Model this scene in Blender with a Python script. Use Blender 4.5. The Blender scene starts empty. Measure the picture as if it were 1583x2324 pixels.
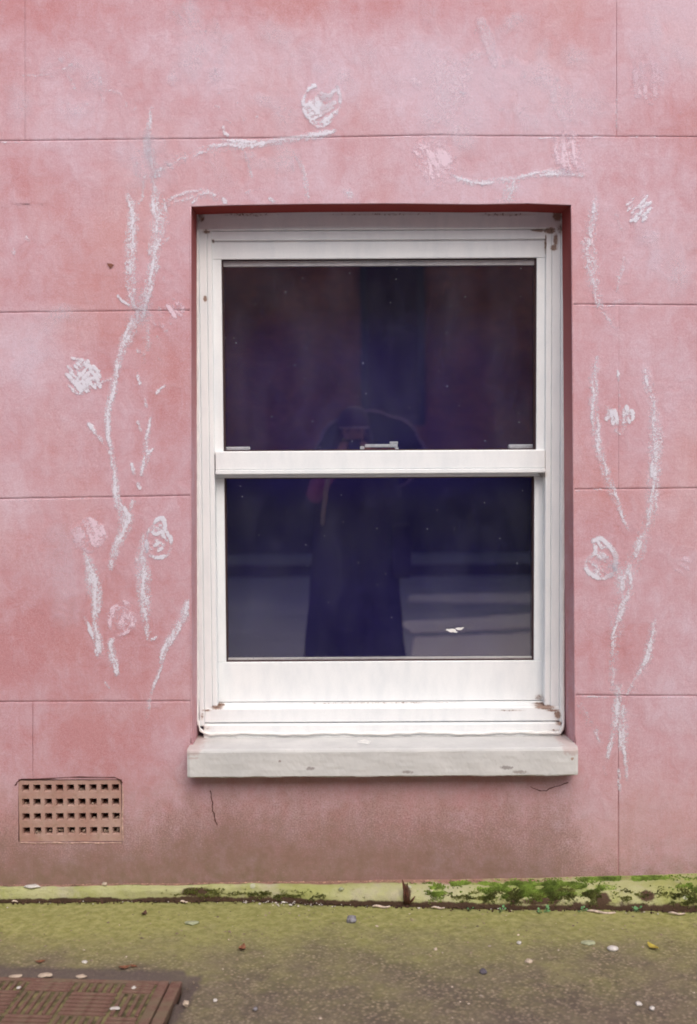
import bpy, bmesh, math, random
import numpy as np
from mathutils import Vector, Matrix, noise as mnoise

random.seed(7)
R = math.radians
scene = bpy.context.scene
COL = scene.collection

# ------------------------------------------------------------------ camera
W_, H_ = 1583.0, 2324.0          # measuring grid used for the photograph
FPX = 2738.0                     # focal length on that grid
DIST, CAMH = 3.56, 1.36
PITCH, ROLL = R(3.18), R(-0.33)
cam_d = bpy.data.cameras.new('camera')
cam = bpy.data.objects.new('camera', cam_d)
COL.objects.link(cam)
cam.location = (0.0, -DIST, CAMH)
cam.matrix_world = (Matrix.Translation((0, -DIST, CAMH)) @ Matrix.Rotation(R(90) - PITCH, 4, 'X')
                    @ Matrix.Rotation(ROLL, 4, 'Z'))
cam_d.sensor_fit = 'VERTICAL'
cam_d.sensor_height = 36.0
cam_d.lens = 36.0 * FPX / H_
cam_d.clip_start = 0.01
cam_d.clip_end = 800
cam_d.dof.use_dof = True
cam_d.dof.focus_distance = DIST + 0.03
cam_d.dof.aperture_fstop = 2.0
scene.camera = cam

# ------------------------------------------------------------------ light
SUN_EL, SUN_AZ = R(46), R(14)    # overcast: high, soft, a little from the right
world = bpy.data.worlds.new("World")
scene.world = world
world.use_nodes = True
wn = world.node_tree
bg = wn.nodes['Background']
sky = wn.nodes.new('ShaderNodeTexSky')
sky.sky_type = 'NISHITA'
sky.sun_disc = False
sky.sun_elevation = SUN_EL
sky.sun_rotation = R(180) - SUN_AZ
sky.dust_density = 4.0
sky.air_density = 1.0
sky.ozone_density = 1.0
wn.links.new(sky.outputs[0], bg.inputs[0])
bg.inputs[1].default_value = 0.15
sd = bpy.data.lights.new('sun', 'SUN')
sun = bpy.data.objects.new('sun', sd)
COL.objects.link(sun)
sd.energy = 1.2
sd.angle = R(60)
sd.color = (1.0, 0.99, 0.975)
sun_dir = Vector((-math.sin(SUN_AZ) * math.cos(SUN_EL), math.cos(SUN_AZ) * math.cos(SUN_EL), -math.sin(SUN_EL)))
sun.rotation_euler = sun_dir.to_track_quat('-Z', 'Y').to_euler()
sun.location = (2, -6, 8)
vs = scene.view_settings
vs.view_transform = 'Standard'
vs.look = 'None'
vs.gamma = 1.0
vs.use_curve_mapping = False
vs.exposure = 0.40
scene.cycles.transparent_max_bounces = 24
scene.cycles.max_bounces = 8
scene.cycles.use_denoising = True
scene.cycles.filter_width = 1.8     # an old, soft lens

# ------------------------------------------------------------------ measuring helpers
MW = cam.matrix_world.copy()
M3 = MW.to_3x3()
CAMP = MW.translation.copy()


def ray(px, py):
    return M3 @ Vector(((px - W_ / 2) / FPX, -(py - H_ / 2) / FPX, -1.0))


def U(px, py, Y=0.0):
    d = ray(px, py)
    return CAMP + d * ((Y - CAMP.y) / d.y)


def G(px, py, Z=0.0):
    d = ray(px, py)
    return CAMP + d * ((Z - CAMP.z) / d.z)


def U_np(px, py, Y):
    """the same for arrays"""
    a = np.array(M3)
    v = np.stack([(px - W_ / 2) / FPX, -(py - H_ / 2) / FPX, -np.ones_like(px)], -1) @ a.T
    t = (Y - CAMP.y) / v[..., 1]
    return np.array(CAMP) + v * t[..., None]


def interp(x, xs, ys):
    return float(np.interp(x, xs, ys))


# ------------------------------------------------------------------ object helpers
def obj(name, me, mat=None, parent=None, label=None, cat=None, kind=None, group=None):
    o = bpy.data.objects.new(name, me)
    COL.objects.link(o)
    if mat is not None and me is not None and not me.materials:
        me.materials.append(mat)
    if parent is not None:
        o.parent = parent
        o.matrix_parent_inverse = Matrix.Translation(-origin_of(parent))
    if label: o['label'] = label
    if cat: o['category'] = cat
    if kind: o['kind'] = kind
    if group: o['group'] = group
    return o


def origin_of(o):
    v = Vector((0, 0, 0))
    # parts keep world coordinates in their meshes; only the root Empty is offset
    v += o.location
    return v


def thing(name, label, cat, loc, group=None):
    o = bpy.data.objects.new(name, None)
    COL.objects.link(o)
    o.empty_display_size = 0.1
    o.location = loc
    o['label'] = label
    o['category'] = cat
    if group: o['group'] = group
    return o


def mesh_bm(bm, name, smooth=False):
    me = bpy.data.meshes.new(name)
    bm.to_mesh(me)
    bm.free()
    if smooth:
        for p in me.polygons: p.use_smooth = True
    return me


def mesh_np(name, verts, faces, smooth=False, attrs=None):
    me = bpy.data.meshes.new(name)
    me.from_pydata([tuple(v) for v in verts], [], [tuple(f) for f in faces])
    if smooth:
        me.polygons.foreach_set('use_smooth', [True] * len(me.polygons))
    for k, vals in (attrs or {}).items():
        a = me.attributes.new(k, 'FLOAT', 'POINT')
        a.data.foreach_set('value', np.asarray(vals, dtype=np.float32))
    me.update()
    return me


def add_box(bm, x0, x1, y0, y1, z0, z1, bev=0.0, seg=2):
    r = bmesh.ops.create_cube(bm, size=1.0)
    vs_ = r['verts']
    for v in vs_:
        v.co = Vector((x0 + (v.co.x + .5) * (x1 - x0), y0 + (v.co.y + .5) * (y1 - y0), z0 + (v.co.z + .5) * (z1 - z0)))
    if bev > 0:
        es = list({e for v in vs_ for e in v.link_edges})
        bmesh.ops.bevel(bm, geom=es, offset=bev, segments=seg, profile=0.5, affect='EDGES')


def box_me(name, x0, x1, y0, y1, z0, z1, bev=0.0, seg=2):
    bm = bmesh.new()
    add_box(bm, min(x0, x1), max(x0, x1), min(y0, y1), max(y0, y1), min(z0, z1), max(z0, z1), bev, seg)
    return mesh_bm(bm, name)


def tube(bm, pts, r, seg=8, close=False, cap=True):
    """a tube through points; r is a number or a list"""
    n = len(pts)
    rings = []
    for i, p in enumerate(pts):
        p = Vector(p)
        a = Vector(pts[(i - 1) % n] if (close or i > 0) else pts[i])
        b = Vector(pts[(i + 1) % n] if (close or i < n - 1) else pts[i])
        t = (b - a).normalized()
        up = Vector((0, 0, 1)) if abs(t.z) < 0.9 else Vector((0, 1, 0))
        s = t.cross(up).normalized()
        u = s.cross(t)
        rr = r[i] if hasattr(r, '__len__') else r
        rings.append([bm.verts.new(p + (s * math.cos(2 * math.pi * k / seg) + u * math.sin(2 * math.pi * k / seg)) * rr)
                      for k in range(seg)])
    m = n if close else n - 1
    for i in range(m):
        A, B = rings[i], rings[(i + 1) % n]
        for k in range(seg):
            bm.faces.new((A[k], A[(k + 1) % seg], B[(k + 1) % seg], B[k]))
    if cap and not close:
        bm.faces.new(list(reversed(rings[0])))
        bm.faces.new(rings[-1])


def catmull(pts, n=10):
    P = [np.array(p, float) for p in pts]
    if len(P) < 3:
        return np.array([P[0] + (P[-1] - P[0]) * t for t in np.linspace(0, 1, n + 1)])
    P = [2 * P[0] - P[1]] + P + [2 * P[-1] - P[-2]]
    out = []
    for i in range(1, len(P) - 2):
        for t in np.linspace(0, 1, n, endpoint=False):
            a, b, c, d = P[i - 1], P[i], P[i + 1], P[i + 2]
            out.append(.5 * ((2 * b) + (c - a) * t + (2 * a - 5 * b + 4 * c - d) * t * t + (3 * b - a - 3 * c + d) * t ** 3))
    out.append(P[-2])
    return np.array(out)


# ------------------------------------------------------------------ material helpers
class NT:
    def __init__(self, name):
        self.m = bpy.data.materials.new(name)
        self.m.use_nodes = True
        self.t = self.m.node_tree
        self.t.nodes.clear()
        self.out = self.t.nodes.new('ShaderNodeOutputMaterial')
        self.co = self.t.nodes.new('ShaderNodeTexCoord').outputs['Object']

    def n(self, kind, **kw):
        nd = self.t.nodes.new('ShaderNode' + kind)
        for k, v in kw.items(): setattr(nd, k, v)
        return nd

    def set(self, sock, v):
        if hasattr(v, 'is_output') or hasattr(v, 'links'):
            self.t.links.new(v, sock)
        else:
            if isinstance(v, tuple) and len(v) == 3 and sock.type == 'RGBA': v = (*v, 1)
            sock.default_value = v

    def math(self, op, a, b=0.0, c=None, clamp=False):
        nd = self.n('Math', operation=op, use_clamp=clamp)
        self.set(nd.inputs[0], a); self.set(nd.inputs[1], b)
        if c is not None: self.set(nd.inputs[2], c)
        return nd.outputs[0]

    def scaled(self, sx, sy, sz, co=None):
        nd = self.n('Mapping')
        self.set(nd.inputs[0], co or self.co)
        nd.inputs['Scale'].default_value = (sx, sy, sz)
        return nd.outputs[0]

    def noise(self, scale, detail=4.0, rough=0.55, co=None, dist=0.0):
        nd = self.n('TexNoise')
        self.set(nd.inputs['Vector'], co or self.co)
        nd.inputs['Scale'].default_value = scale
        nd.inputs['Detail'].default_value = detail
        nd.inputs['Roughness'].default_value = rough
        nd.inputs['Distortion'].default_value = dist
        return nd.outputs['Fac']

    def ramp(self, v, a, b, lo=0.0, hi=1.0, smooth=True):
        nd = self.n('MapRange')
        if smooth: nd.interpolation_type = 'SMOOTHSTEP'
        self.set(nd.inputs[0], v)
        self.set(nd.inputs[1], a); self.set(nd.inputs[2], b)
        self.set(nd.inputs[3], lo); self.set(nd.inputs[4], hi)
        return nd.outputs[0]

    def mix(self, f, a, b, mode='MIX'):
        nd = self.n('Mix', data_type='RGBA', blend_type=mode)
        nd.clamp_factor = True
        self.set(nd.inputs[0], f); self.set(nd.inputs[6], a); self.set(nd.inputs[7], b)
        return nd.outputs[2]

    def attr(self, name):
        return self.n('Attribute', attribute_name=name).outputs['Fac']

    def bump(self, h, strength=0.3, dist=0.002, prev=None):
        nd = self.n('Bump')
        self.set(nd.inputs['Height'], h)
        nd.inputs['Strength'].default_value = strength
        nd.inputs['Distance'].default_value = dist
        if prev is not None: self.set(nd.inputs['Normal'], prev)
        return nd.outputs[0]

    def bsdf(self, color, rough=0.8, spec=0.3, normal=None, metallic=0.0):
        b = self.n('BsdfPrincipled')
        self.set(b.inputs['Base Color'], color)
        self.set(b.inputs['Roughness'], rough)
        b.inputs['Specular IOR Level'].default_value = spec
        b.inputs['Metallic'].default_value = metallic
        if normal is not None: self.set(b.inputs['Normal'], normal)
        return b.outputs[0]

    def done(self, sh):
        self.t.links.new(sh, self.out.inputs[0])
        return self.m

    def blob(self, c, rx, rz, soft=1.0):
        """1 at the point c, 0 at an ellipse rx, rz around it"""
        mp = self.n('Mapping')
        self.set(mp.inputs[0], self.co)
        mp.inputs['Scale'].default_value = (1 / rx, 0.0, 1 / rz)
        mp.inputs['Location'].default_value = (-c[0] / rx, 0.0, -c[2] / rz)
        ln = self.n('VectorMath', operation='LENGTH')
        self.set(ln.inputs[0], mp.outputs[0])
        return self.ramp(ln.outputs['Value'], 1.0, 1.0 - soft)


def simple(name, color, rough=0.8, var=0.25, scale=40, bump=0.0, bscale=200, spec=0.3, metallic=0.0):
    k = NT(name)
    n1 = k.noise(scale, 5)
    c = k.mix(k.ramp(n1, .3, .7), tuple(x * (1 - var) for x in color), tuple(min(1, x * (1 + var)) for x in color))
    nrm = k.bump(k.noise(bscale, 4), bump, 0.002) if bump else None
    return k.done(k.bsdf(c, rough, spec, nrm, metallic))


# ---- painted render (wall)
def wall_material():
    k = NT('pink_render')
    fade = k.attr('fade')
    dirt = k.attr('dirt')
    dn = k.math('SUBTRACT', k.noise(7.5, 6, .68, co=k.scaled(1, 1, .55)), .5)
    dirt = k.math('MULTIPLY', k.math('ADD', dirt, k.math('MULTIPLY', dn, .75)), k.ramp(dirt, .02, .30))
    dirt = k.math('MAXIMUM', k.math('MINIMUM', dirt, 1.0), 0.0)
    big = k.noise(3.2, 5, .6, dist=.4)
    mid = k.noise(19, 6, .68, co=k.scaled(1.0, 1, .8), dist=.6)
    brush = k.noise(16, 4, .6, co=k.scaled(.6, 1, 5.0))
    f = k.math('ADD', fade, k.math('MULTIPLY', k.math('SUBTRACT', big, .5), .85))
    f = k.math('ADD', f, k.math('MULTIPLY', k.math('SUBTRACT', mid, .5), 1.25))
    f = k.math('ADD', f, k.math('MULTIPLY', k.math('SUBTRACT', brush, .5), .28))
    cloud = k.noise(5.5, 4, .55, dist=1.2)
    f = k.math('ADD', f, k.math('MULTIPLY', k.math('SUBTRACT', cloud, .5), .50))
    runs = k.noise(5, 5, .65, co=k.scaled(6.5, 1, .9))
    f = k.math('ADD', f, k.math('MULTIPLY', k.math('SUBTRACT', runs, .5), .45))
    f = k.ramp(f, 0.0, 1.0, smooth=False)
    f = k.math('MINIMUM', k.math('MAXIMUM', f, 0.0), 1.0)
    c = k.mix(f, DEEP, PALE)
    # warm salmon variation
    c = k.mix(k.math('MULTIPLY', k.ramp(k.noise(2.1, 3, .5), .45, .75), .35), c, (.57, .31, .27))
    grain = k.noise(520, 2, .6)
    g2 = k.noise(170, 3, .7)
    c = k.mix(k.ramp(grain, .35, .68, 0.0, .26), c, (.74, .58, .62))
    c = k.mix(k.ramp(k.noise(410, 2, .7), .58, .36, 0.0, .22), c, (.36, .16, .15))
    c = k.mix(k.ramp(g2, .60, .38, 0.0, .14), c, (.34, .12, .11))
    c = k.mix(k.attr('old'), c, (.25, .042, .036))  # deeper red of the soffit and upper jambs
    # splash dirt: specks first, then a solid brown film, green near the ground
    sp = k.noise(230, 3, .7)
    spots = k.ramp(k.math('ADD', k.math('MULTIPLY', dirt, .55), sp), .70, 1.0, 0, 1)
    film = k.math('MULTIPLY', dirt, k.ramp(k.noise(20, 6, .72), .30, .66, .35, 1.05))
    c = k.mix(k.math('MULTIPLY', film, .85), c, (.300, .195, .152))
    c = k.mix(k.math('MULTIPLY', spots, .55), c, (.17, .10, .075))
    alg = k.attr('algae')
    c = k.mix(k.math('MULTIPLY', alg, k.ramp(k.noise(26, 5, .65), .35, .65, .1, .85)), c, (.14, .125, .045))
    pits = k.noise(60, 4, .6)
    h = k.math('ADD', k.math('MULTIPLY', grain, .5), k.math('MULTIPLY', pits, 1.2))
    nb = k.bump(h, .22, .004, None)
    nb = k.bump(mid, .25, .010, nb)
    nb = k.bump(brush, .05, .006, nb)
    return k.done(k.bsdf(c, .92, .15, nb))


DEEP = (.466, .208, .220)
PALE = (.585, .450, .520)
M_WALL = wall_material()


def frame_material():
    k = NT('white_frame_paint')
    base = k.mix(k.ramp(k.noise(25, 5, .6, co=k.scaled(1, 1, .35)), .35, .75), (.785, .80, .80), (.71, .735, .745))
    base = k.mix(k.ramp(k.noise(330, 2, .7), .35, .72, 0, .11), base, (.5, .48, .47))
    tot = None
    n_ = k.noise(115, 5, .75)
    for (px, py, rx, ry, amt) in STAINS:
        p = U(px, py, RV)
        b = k.math('MULTIPLY', k.blob(p, rx * .0013, ry * .0013, .9), amt)
        tot = b if tot is None else k.math('MAXIMUM', tot, b)
    m = k.ramp(k.math('ADD', tot, k.math('MULTIPLY', k.math('SUBTRACT', n_, .5), 2.2)), .42, .74)
    m = k.math('MULTIPLY', m, k.ramp(tot, .03, .2))
    c = k.mix(m, base, (.10, .04, .025))
    # soft rusty film round the stains and under the head
    c = k.mix(k.math('MULTIPLY', k.ramp(tot, .05, .8), .55), c, (.40, .29, .23))
    nb = k.bump(k.noise(40, 3), .05, .003)
    return k.done(k.bsdf(c, .42, .4, nb))


RV = 0.116     # depth of the reveal
STAINS = [(1266, 490, 20, 22, 1.0), (1250, 523, 22, 12, 1.0), (1262, 545, 9, 30, .95), (1258, 562, 14, 12, .9),
          (1225, 522, 34, 7, .75), (1240, 552, 4, 42, .75), (1272, 520, 14, 26, .6), (1150, 487, 120, 7, .55), (560, 487, 110, 8, .5),
          (860, 486, 240, 6, .42), (468, 525, 16, 10, .7), (457, 492, 14, 22, .75), (466, 678, 8, 12, 1.0), (483, 546, 6, 10, .6),
          (493, 1606, 26, 8, .9), (470, 1612, 20, 6, .7), (460, 1625, 9, 18, .5), (468, 1650, 30, 12, .45),
          (1238, 1605, 42, 8, 1.0), (1255, 1612, 30, 6, .75), (1266, 1622, 14, 18, .95), (1268, 1640, 16, 8, .8), (1262, 1655, 30, 6, .5),
          (1276, 1664, 16, 10, .9), (1230, 1590, 18, 14, .6), (1236, 1078, 14, 14, .55), (1160, 1612, 60, 4, .5), (860, 1602, 420, 3, .5)]
M_FRAME = frame_material()
M_CAULK = simple('caulk', (.74, .73, .71), .5, .07, 30, .15, 90)
M_GASKET = simple('gasket', (.045, .02, .02), .6, .2)
M_SPACER = simple('spacer_bar', (.55, .54, .52), .5, .1)
M_METAL = simple('white_enamel', (.72, .75, .75), .4, .08, 90)


def sill_material():
    k = NT('painted_stone')
    c = k.mix(k.ramp(k.noise(9, 6, .65), .3, .72), (.50, .495, .48), (.585, .575, .555))
    c = k.mix(k.ramp(k.noise(45, 5, .7), .56, .8, 0, .55), c, (.34, .315, .30))
    c = k.mix(k.ramp(k.noise(160, 3, .7), .62, .8, 0, .5), c, (.28, .24, .21))
    # pink wall paint smeared on the two top corners
    for px, py, rx, ry in ((432, 1690, 60, 24), (1290, 1690, 40, 24), (445, 1708, 26, 5)):
        p = U(px, py, 0)
        b = k.blob(p, rx * .0013, ry * .0013, .9)
        b = k.math('MULTIPLY', k.ramp(k.math('ADD', b, k.math('MULTIPLY', k.math('SUBTRACT', k.noise(70, 5, .7), .5), 1.8)), .35, .85), k.ramp(b, .02, .3))
        c = k.mix(k.math('MULTIPLY', b, .45), c, (.42, .27, .25))
    for px, py, rx, ry, col in ((705, 1744, 22, 8, (.20, .16, .15)), (1150, 1742, 30, 9, (.2, .17, .16)), (636, 1728, 6, 6, (.22, .15, .14)), (1299, 1722, 8, 7, (.3, .15, .08)), (925, 1752, 26, 7, (.22, .18, .17)), (1180, 1752, 34, 8, (.24, .2, .18))):
        p = U(px, py, -.065)
        b = k.blob(p, rx * .0013, ry * .0013, .9)
        b = k.math('MULTIPLY', k.ramp(k.math('ADD', b, k.math('MULTIPLY', k.math('SUBTRACT', k.noise(150, 5, .75), .5), 2.4)), .45, .9), k.ramp(b, .02, .3))
        c = k.mix(k.math('MULTIPLY', b, .7), c, col)
    nb = k.bump(k.math('ADD', k.noise(70, 5, .7), k.math('MULTIPLY', k.noise(260, 3), .4)), .10, .002)
    return k.done(k.bsdf(c, .85, .2, nb))


M_SILL = sill_material()


def glass_material():
    k = NT('window_glass')
    fr = k.n('Fresnel'); fr.inputs[0].default_value = 1.52
    tr = k.n('BsdfTransparent'); tr.inputs[0].default_value = (.97, .97, .98, 1)
    gl = k.n('BsdfGlossy'); gl.inputs['Roughness'].default_value = 0.0
    gl.inputs[0].default_value = (1, 1, 1, 1)
    nb = k.bump(k.noise(5.0, 2), .03, .004)
    k.set(gl.inputs['Normal'], nb)
    m = k.n('MixShader')
    front = k.math('SUBTRACT', 1.0, k.n('NewGeometry').outputs['Backfacing'])
    k.set(m.inputs[0], k.math('MULTIPLY', k.math('MULTIPLY', fr.outputs[0], 2.3), front)); k.set(m.inputs[1], tr.outputs[0]); k.set(m.inputs[2], gl.outputs[0])
    # dust film and dried drops
    df = k.n('BsdfDiffuse'); df.inputs[0].default_value = (.52, .54, .68, 1)
    vo = k.n('TexVoronoi'); vo.inputs['Scale'].default_value = 26
    k.set(vo.inputs['Vector'], k.co)
    spot = k.ramp(vo.outputs['Distance'], .062, .030)
    sel = k.ramp(k.noise(31, 1), .53, .57)
    vo2 = k.n('TexVoronoi'); vo2.inputs['Scale'].default_value = 95
    k.set(vo2.inputs['Vector'], k.co)
    spot2 = k.math('MULTIPLY', k.ramp(vo2.outputs['Distance'], .15, .07), k.ramp(k.noise(60, 1), .55, .6))
    dirt = k.math('ADD', k.math('MULTIPLY', k.math('MULTIPLY', spot, sel), .55), k.math('MULTIPLY', spot2, .16))
    film = k.ramp(k.noise(7, 5, .65, co=k.scaled(1, 1, .45)), .35, .8, .001, .014)
    dirt = k.math('ADD', dirt, film, clamp=True)
    m2 = k.n('MixShader')
    k.set(m2.inputs[0], dirt); k.set(m2.inputs[1], m.outputs[0]); k.set(m2.inputs[2], df.outputs[0])
    return k.done(m2.outputs[0])


M_GLASS = glass_material()


def chalk_material(name, col, grain=1.0, gain=1.0):
    k = NT(name)
    a = k.attr('a')
    n1 = k.noise(300, 3, .65)
    n2 = k.noise(120, 4, .7)
    n3 = k.noise(28, 3, .6)
    nn = k.math('ADD', k.math('MULTIPLY', n1, .50), k.math('ADD', k.math('MULTIPLY', n2, .38), k.math('MULTIPLY', n3, .22)))
    if grain > .5:
        g = k.math('ADD', k.math('MULTIPLY', nn, 2.5), -.88)
        al = k.ramp(k.math('SUBTRACT', a, g), -.20, .34)
        al = k.math('MULTIPLY', al, k.ramp(a, .0, .45))
    else:
        al = k.math('MULTIPLY', k.ramp(a, 0, 1), k.ramp(nn, .30, .75))
    al = k.math('MULTIPLY', al, gain)
    d = k.n('BsdfDiffuse'); d.inputs[0].default_value = (*col, 1)
    t = k.n('BsdfTransparent')
    m = k.n('MixShader')
    k.set(m.inputs[0], al); k.set(m.inputs[1], t.outputs[0]); k.set(m.inputs[2], d.outputs[0])
    return k.done(m.outputs[0])


M_CHALK = chalk_material('chalk_white', (.77, .78, .85), 1.0, .72)
M_CHALKPINK = chalk_material('chalk_pink', (.82, .66, .74), 1.0, .72)
M_SMUDGE = chalk_material('chalk_smudge', (.76, .66, .73), 0.0, 1.0)


def pavement_material():
    k = NT('asphalt_with_algae')
    alg = k.attr('algae')
    dark_band = k.attr('tar')
    agg = k.n('TexVoronoi'); agg.inputs['Scale'].default_value = 105
    k.set(agg.inputs['Vector'], k.co)
    wn_ = k.n('TexWhiteNoise'); k.set(wn_.inputs[0], agg.outputs['Position'])
    stone = k.mix(wn_.outputs['Value'], (.115, .092, .070), (.33, .255, .19))
    stone = k.mix(k.ramp(wn_.outputs['Value'], .95, .99), stone, (.30, .24, .185))
    edge = k.ramp(agg.outputs['Distance'], .25, .62)
    c = k.mix(edge, stone, (.100, .078, .062))
    c = k.mix(k.ramp(k.noise(7, 5, .65), .35, .7, 0, .6), c, (.195, .16, .105))
    c = k.mix(k.ramp(k.noise(60, 4, .7), .45, .7, 0, .5), c, (.090, .068, .055))
    g = k.math('ADD', alg, k.math('MULTIPLY', k.math('SUBTRACT', k.noise(6, 6, .68), .5), .9))
    g = k.math('MULTIPLY', k.ramp(g, .10, .95), k.ramp(alg, .0, .12))
    gc = k.mix(k.ramp(k.noise(42, 4, .6), .3, .7), (.228, .230, .060), (.355, .345, .128))
    gc = k.mix(k.ramp(k.noise(130, 3, .7), .55, .75, 0, .6), gc, (.13, .11, .045))
    c = k.mix(k.math('MULTIPLY', g, .88), c, gc)
    tn = k.ramp(k.math('ADD', dark_band, k.math('MULTIPLY', k.math('SUBTRACT', k.noise(30, 5, .65), .5), .7)), .3, .75)
    c = k.mix(k.math('MULTIPLY', tn, .85), c, (.095, .072, .066))  # darker band along the edges of the iron cover
    nb = k.bump(k.math('ADD', k.math('MULTIPLY', agg.outputs['Distance'], -.8), k.noise(160, 4, .7)), .55, .005)
    nb = k.bump(k.noise(14, 4, .6), .3, .012, nb)
    ro = k.ramp(k.noise(12, 4), .3, .7, .72, .95)
    return k.done(k.bsdf(c, ro, .25, nb))


M_PAVE = pavement_material()


def ledge_material():
    k = NT('mossy_concrete')
    s = k.attr('soil')
    w = k.attr('wallside')
    big = k.noise(5, 6, .65)
    c = k.mix(k.ramp(big, .3, .7), (.29, .305, .095), (.42, .405, .225))
    c = k.mix(k.ramp(k.noise(11, 5, .65), .50, .72, 0, .75), c, (.38, .34, .25))
    c = k.mix(k.ramp(k.noise(38, 5, .7), .55, .75, 0, .65), c, (.17, .17, .04))
    c = k.mix(k.ramp(k.noise(140, 3, .7), .6, .78, 0, .5), c, (.10, .075, .04))
    mo = k.attr('moss')
    mf = k.ramp(k.math('ADD', mo, k.math('MULTIPLY', k.math('SUBTRACT', k.noise(48, 5, .7), .5), 1.2)), .30, .62)
    c = k.mix(k.math('MULTIPLY', mf, .75), c, k.mix(k.ramp(k.noise(150, 3), .35, .65), (.15, .19, .04), (.27, .33, .075)))
    # lichen discs
    vo = k.n('TexVoronoi'); vo.inputs['Scale'].default_value = 13
    k.set(vo.inputs['Vector'], k.co)
    li = k.math('MULTIPLY', k.ramp(vo.outputs['Distance'], .13, .08), k.ramp(k.noise(9, 1), .54, .58))
    c = k.mix(k.math('MULTIPLY', li, .6), c, (.48, .48, .40))
    ws = k.ramp(k.math('ADD', w, k.math('MULTIPLY', k.math('SUBTRACT', k.noise(22, 5, .65), .5), .9)), .45, .8)
    c = k.mix(ws, c, (.30, .17, .13))
    sn = k.ramp(k.math('ADD', s, k.math('MULTIPLY', k.math('SUBTRACT', k.noise(24, 6, .7), .5), 1.1)), .42, .68)
    c = k.mix(sn, c, (.075, .045, .028))
    nb = k.bump(k.math('ADD', k.noise(60, 5, .7), k.math('MULTIPLY', k.noise(240, 3), .5)), .5, .006)
    return k.done(k.bsdf(c, .9, .2, nb))


M_LEDGE = ledge_material()


def airbrick_material():
    k = NT('terracotta')
    c = k.mix(k.ramp(k.noise(12, 5, .6), .3, .7), (.36, .205, .165), (.43, .29, .245))
    c = k.mix(k.ramp(k.noise(50, 5, .7), .5, .75, 0, .6), c, (.25, .17, .10))
    c = k.mix(k.ramp(k.noise(110, 4, .7), .62, .8, 0, .7), c, (.55, .48, .43))
    nb = k.bump(k.noise(150, 4), .4, .003)
    return k.done(k.bsdf(c, .9, .15, nb))


M_TERRA = airbrick_material()
M_DARK = simple('dark_cavity', (.012, .008, .007), .9, .2)
def rust_material():
    k = NT('rusty_iron')
    c = k.mix(k.ramp(k.noise(45, 5, .7), .3, .7), (.125, .062, .048), (.185, .112, .085))
    c = k.mix(k.ramp(k.noise(9, 5, .7), .42, .62, 0, .75), c, (.15, .12, .075))
    c = k.mix(k.ramp(k.noise(130, 4, .7), .55, .75, 0, .6), c, (.21, .18, .12))
    return k.done(k.bsdf(c, .85, .2, k.bump(k.noise(180, 4), .5, .002)))


M_RUST = rust_material()
M_MOSSGROOVE = simple('moss_in_grooves', (.125, .108, .05), .95, .6, 30, .5, 200)
M_MOSS = simple('moss_green', (.23, .32, .06), .9, .5, 25)
M_MOSSDK = simple('moss_dull', (.17, .18, .05), .9, .5, 25)
M_LEAF = simple('weed_leaf', (.115, .25, .095), .6, .3, 60)
M_DEAD = simple('dead_stalk', (.085, .034, .020), .9, .4, 80)
M_SOIL = simple('soil_crumb', (.06, .032, .020), .95, .5, 60)
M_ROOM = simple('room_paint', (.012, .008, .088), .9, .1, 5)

# ------------------------------------------------------------------ window opening measured on the wall
OPEN = [(434, 465), (1297, 464), (1306, 1668), (435, 1668)]     # corners of the plastered opening


def open_left(py): return interp(py, [465, 1668], [434, 435.5])
def open_right(py): return interp(py, [464, 1668], [1297, 1305])
def open_top(px): return interp(px, [434, 520, 700, 905, 1080, 1200, 1297], [468, 465, 462, 461, 463, 461, 464.5])


SILL_L, SILL_R, SILL_T, SILL_B = 425.5, 1312.5, 1690, 1763
BR = (42, 1769, 277, 1911)          # air brick
# ------------------------------------------------------------------ wall: faces of the scored blocks
XS = [-900, 0, 430, 1300, 1583, 2500]
C1 = ([-900, 0, 330, 700, 1000, 1100, 1583, 2500], [324, 319.5, 315.5, 312, 306, 308, 310, 314])
C2 = ([-900, 0, 250, 430, 1300, 1583, 2500], [716, 709, 706, 704, 690, 692, 690])
C3 = ([-900, 0, 300, 430, 1300, 1583, 2500], [1139, 1131.5, 1127, 1124, 1110, 1107.5, 1104])
C4 = ([-900, 0, 430, 1300, 1583, 2500], [1596, 1592.5, 1591, 1577.5, 1579, 1582])
BASE = ([-900, 0, 400, 800, 1200, 1583, 2500], [2040, 2036, 2033, 2028, 2022, 2014, 2000])
TOP_, BOT_ = -750, None

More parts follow.
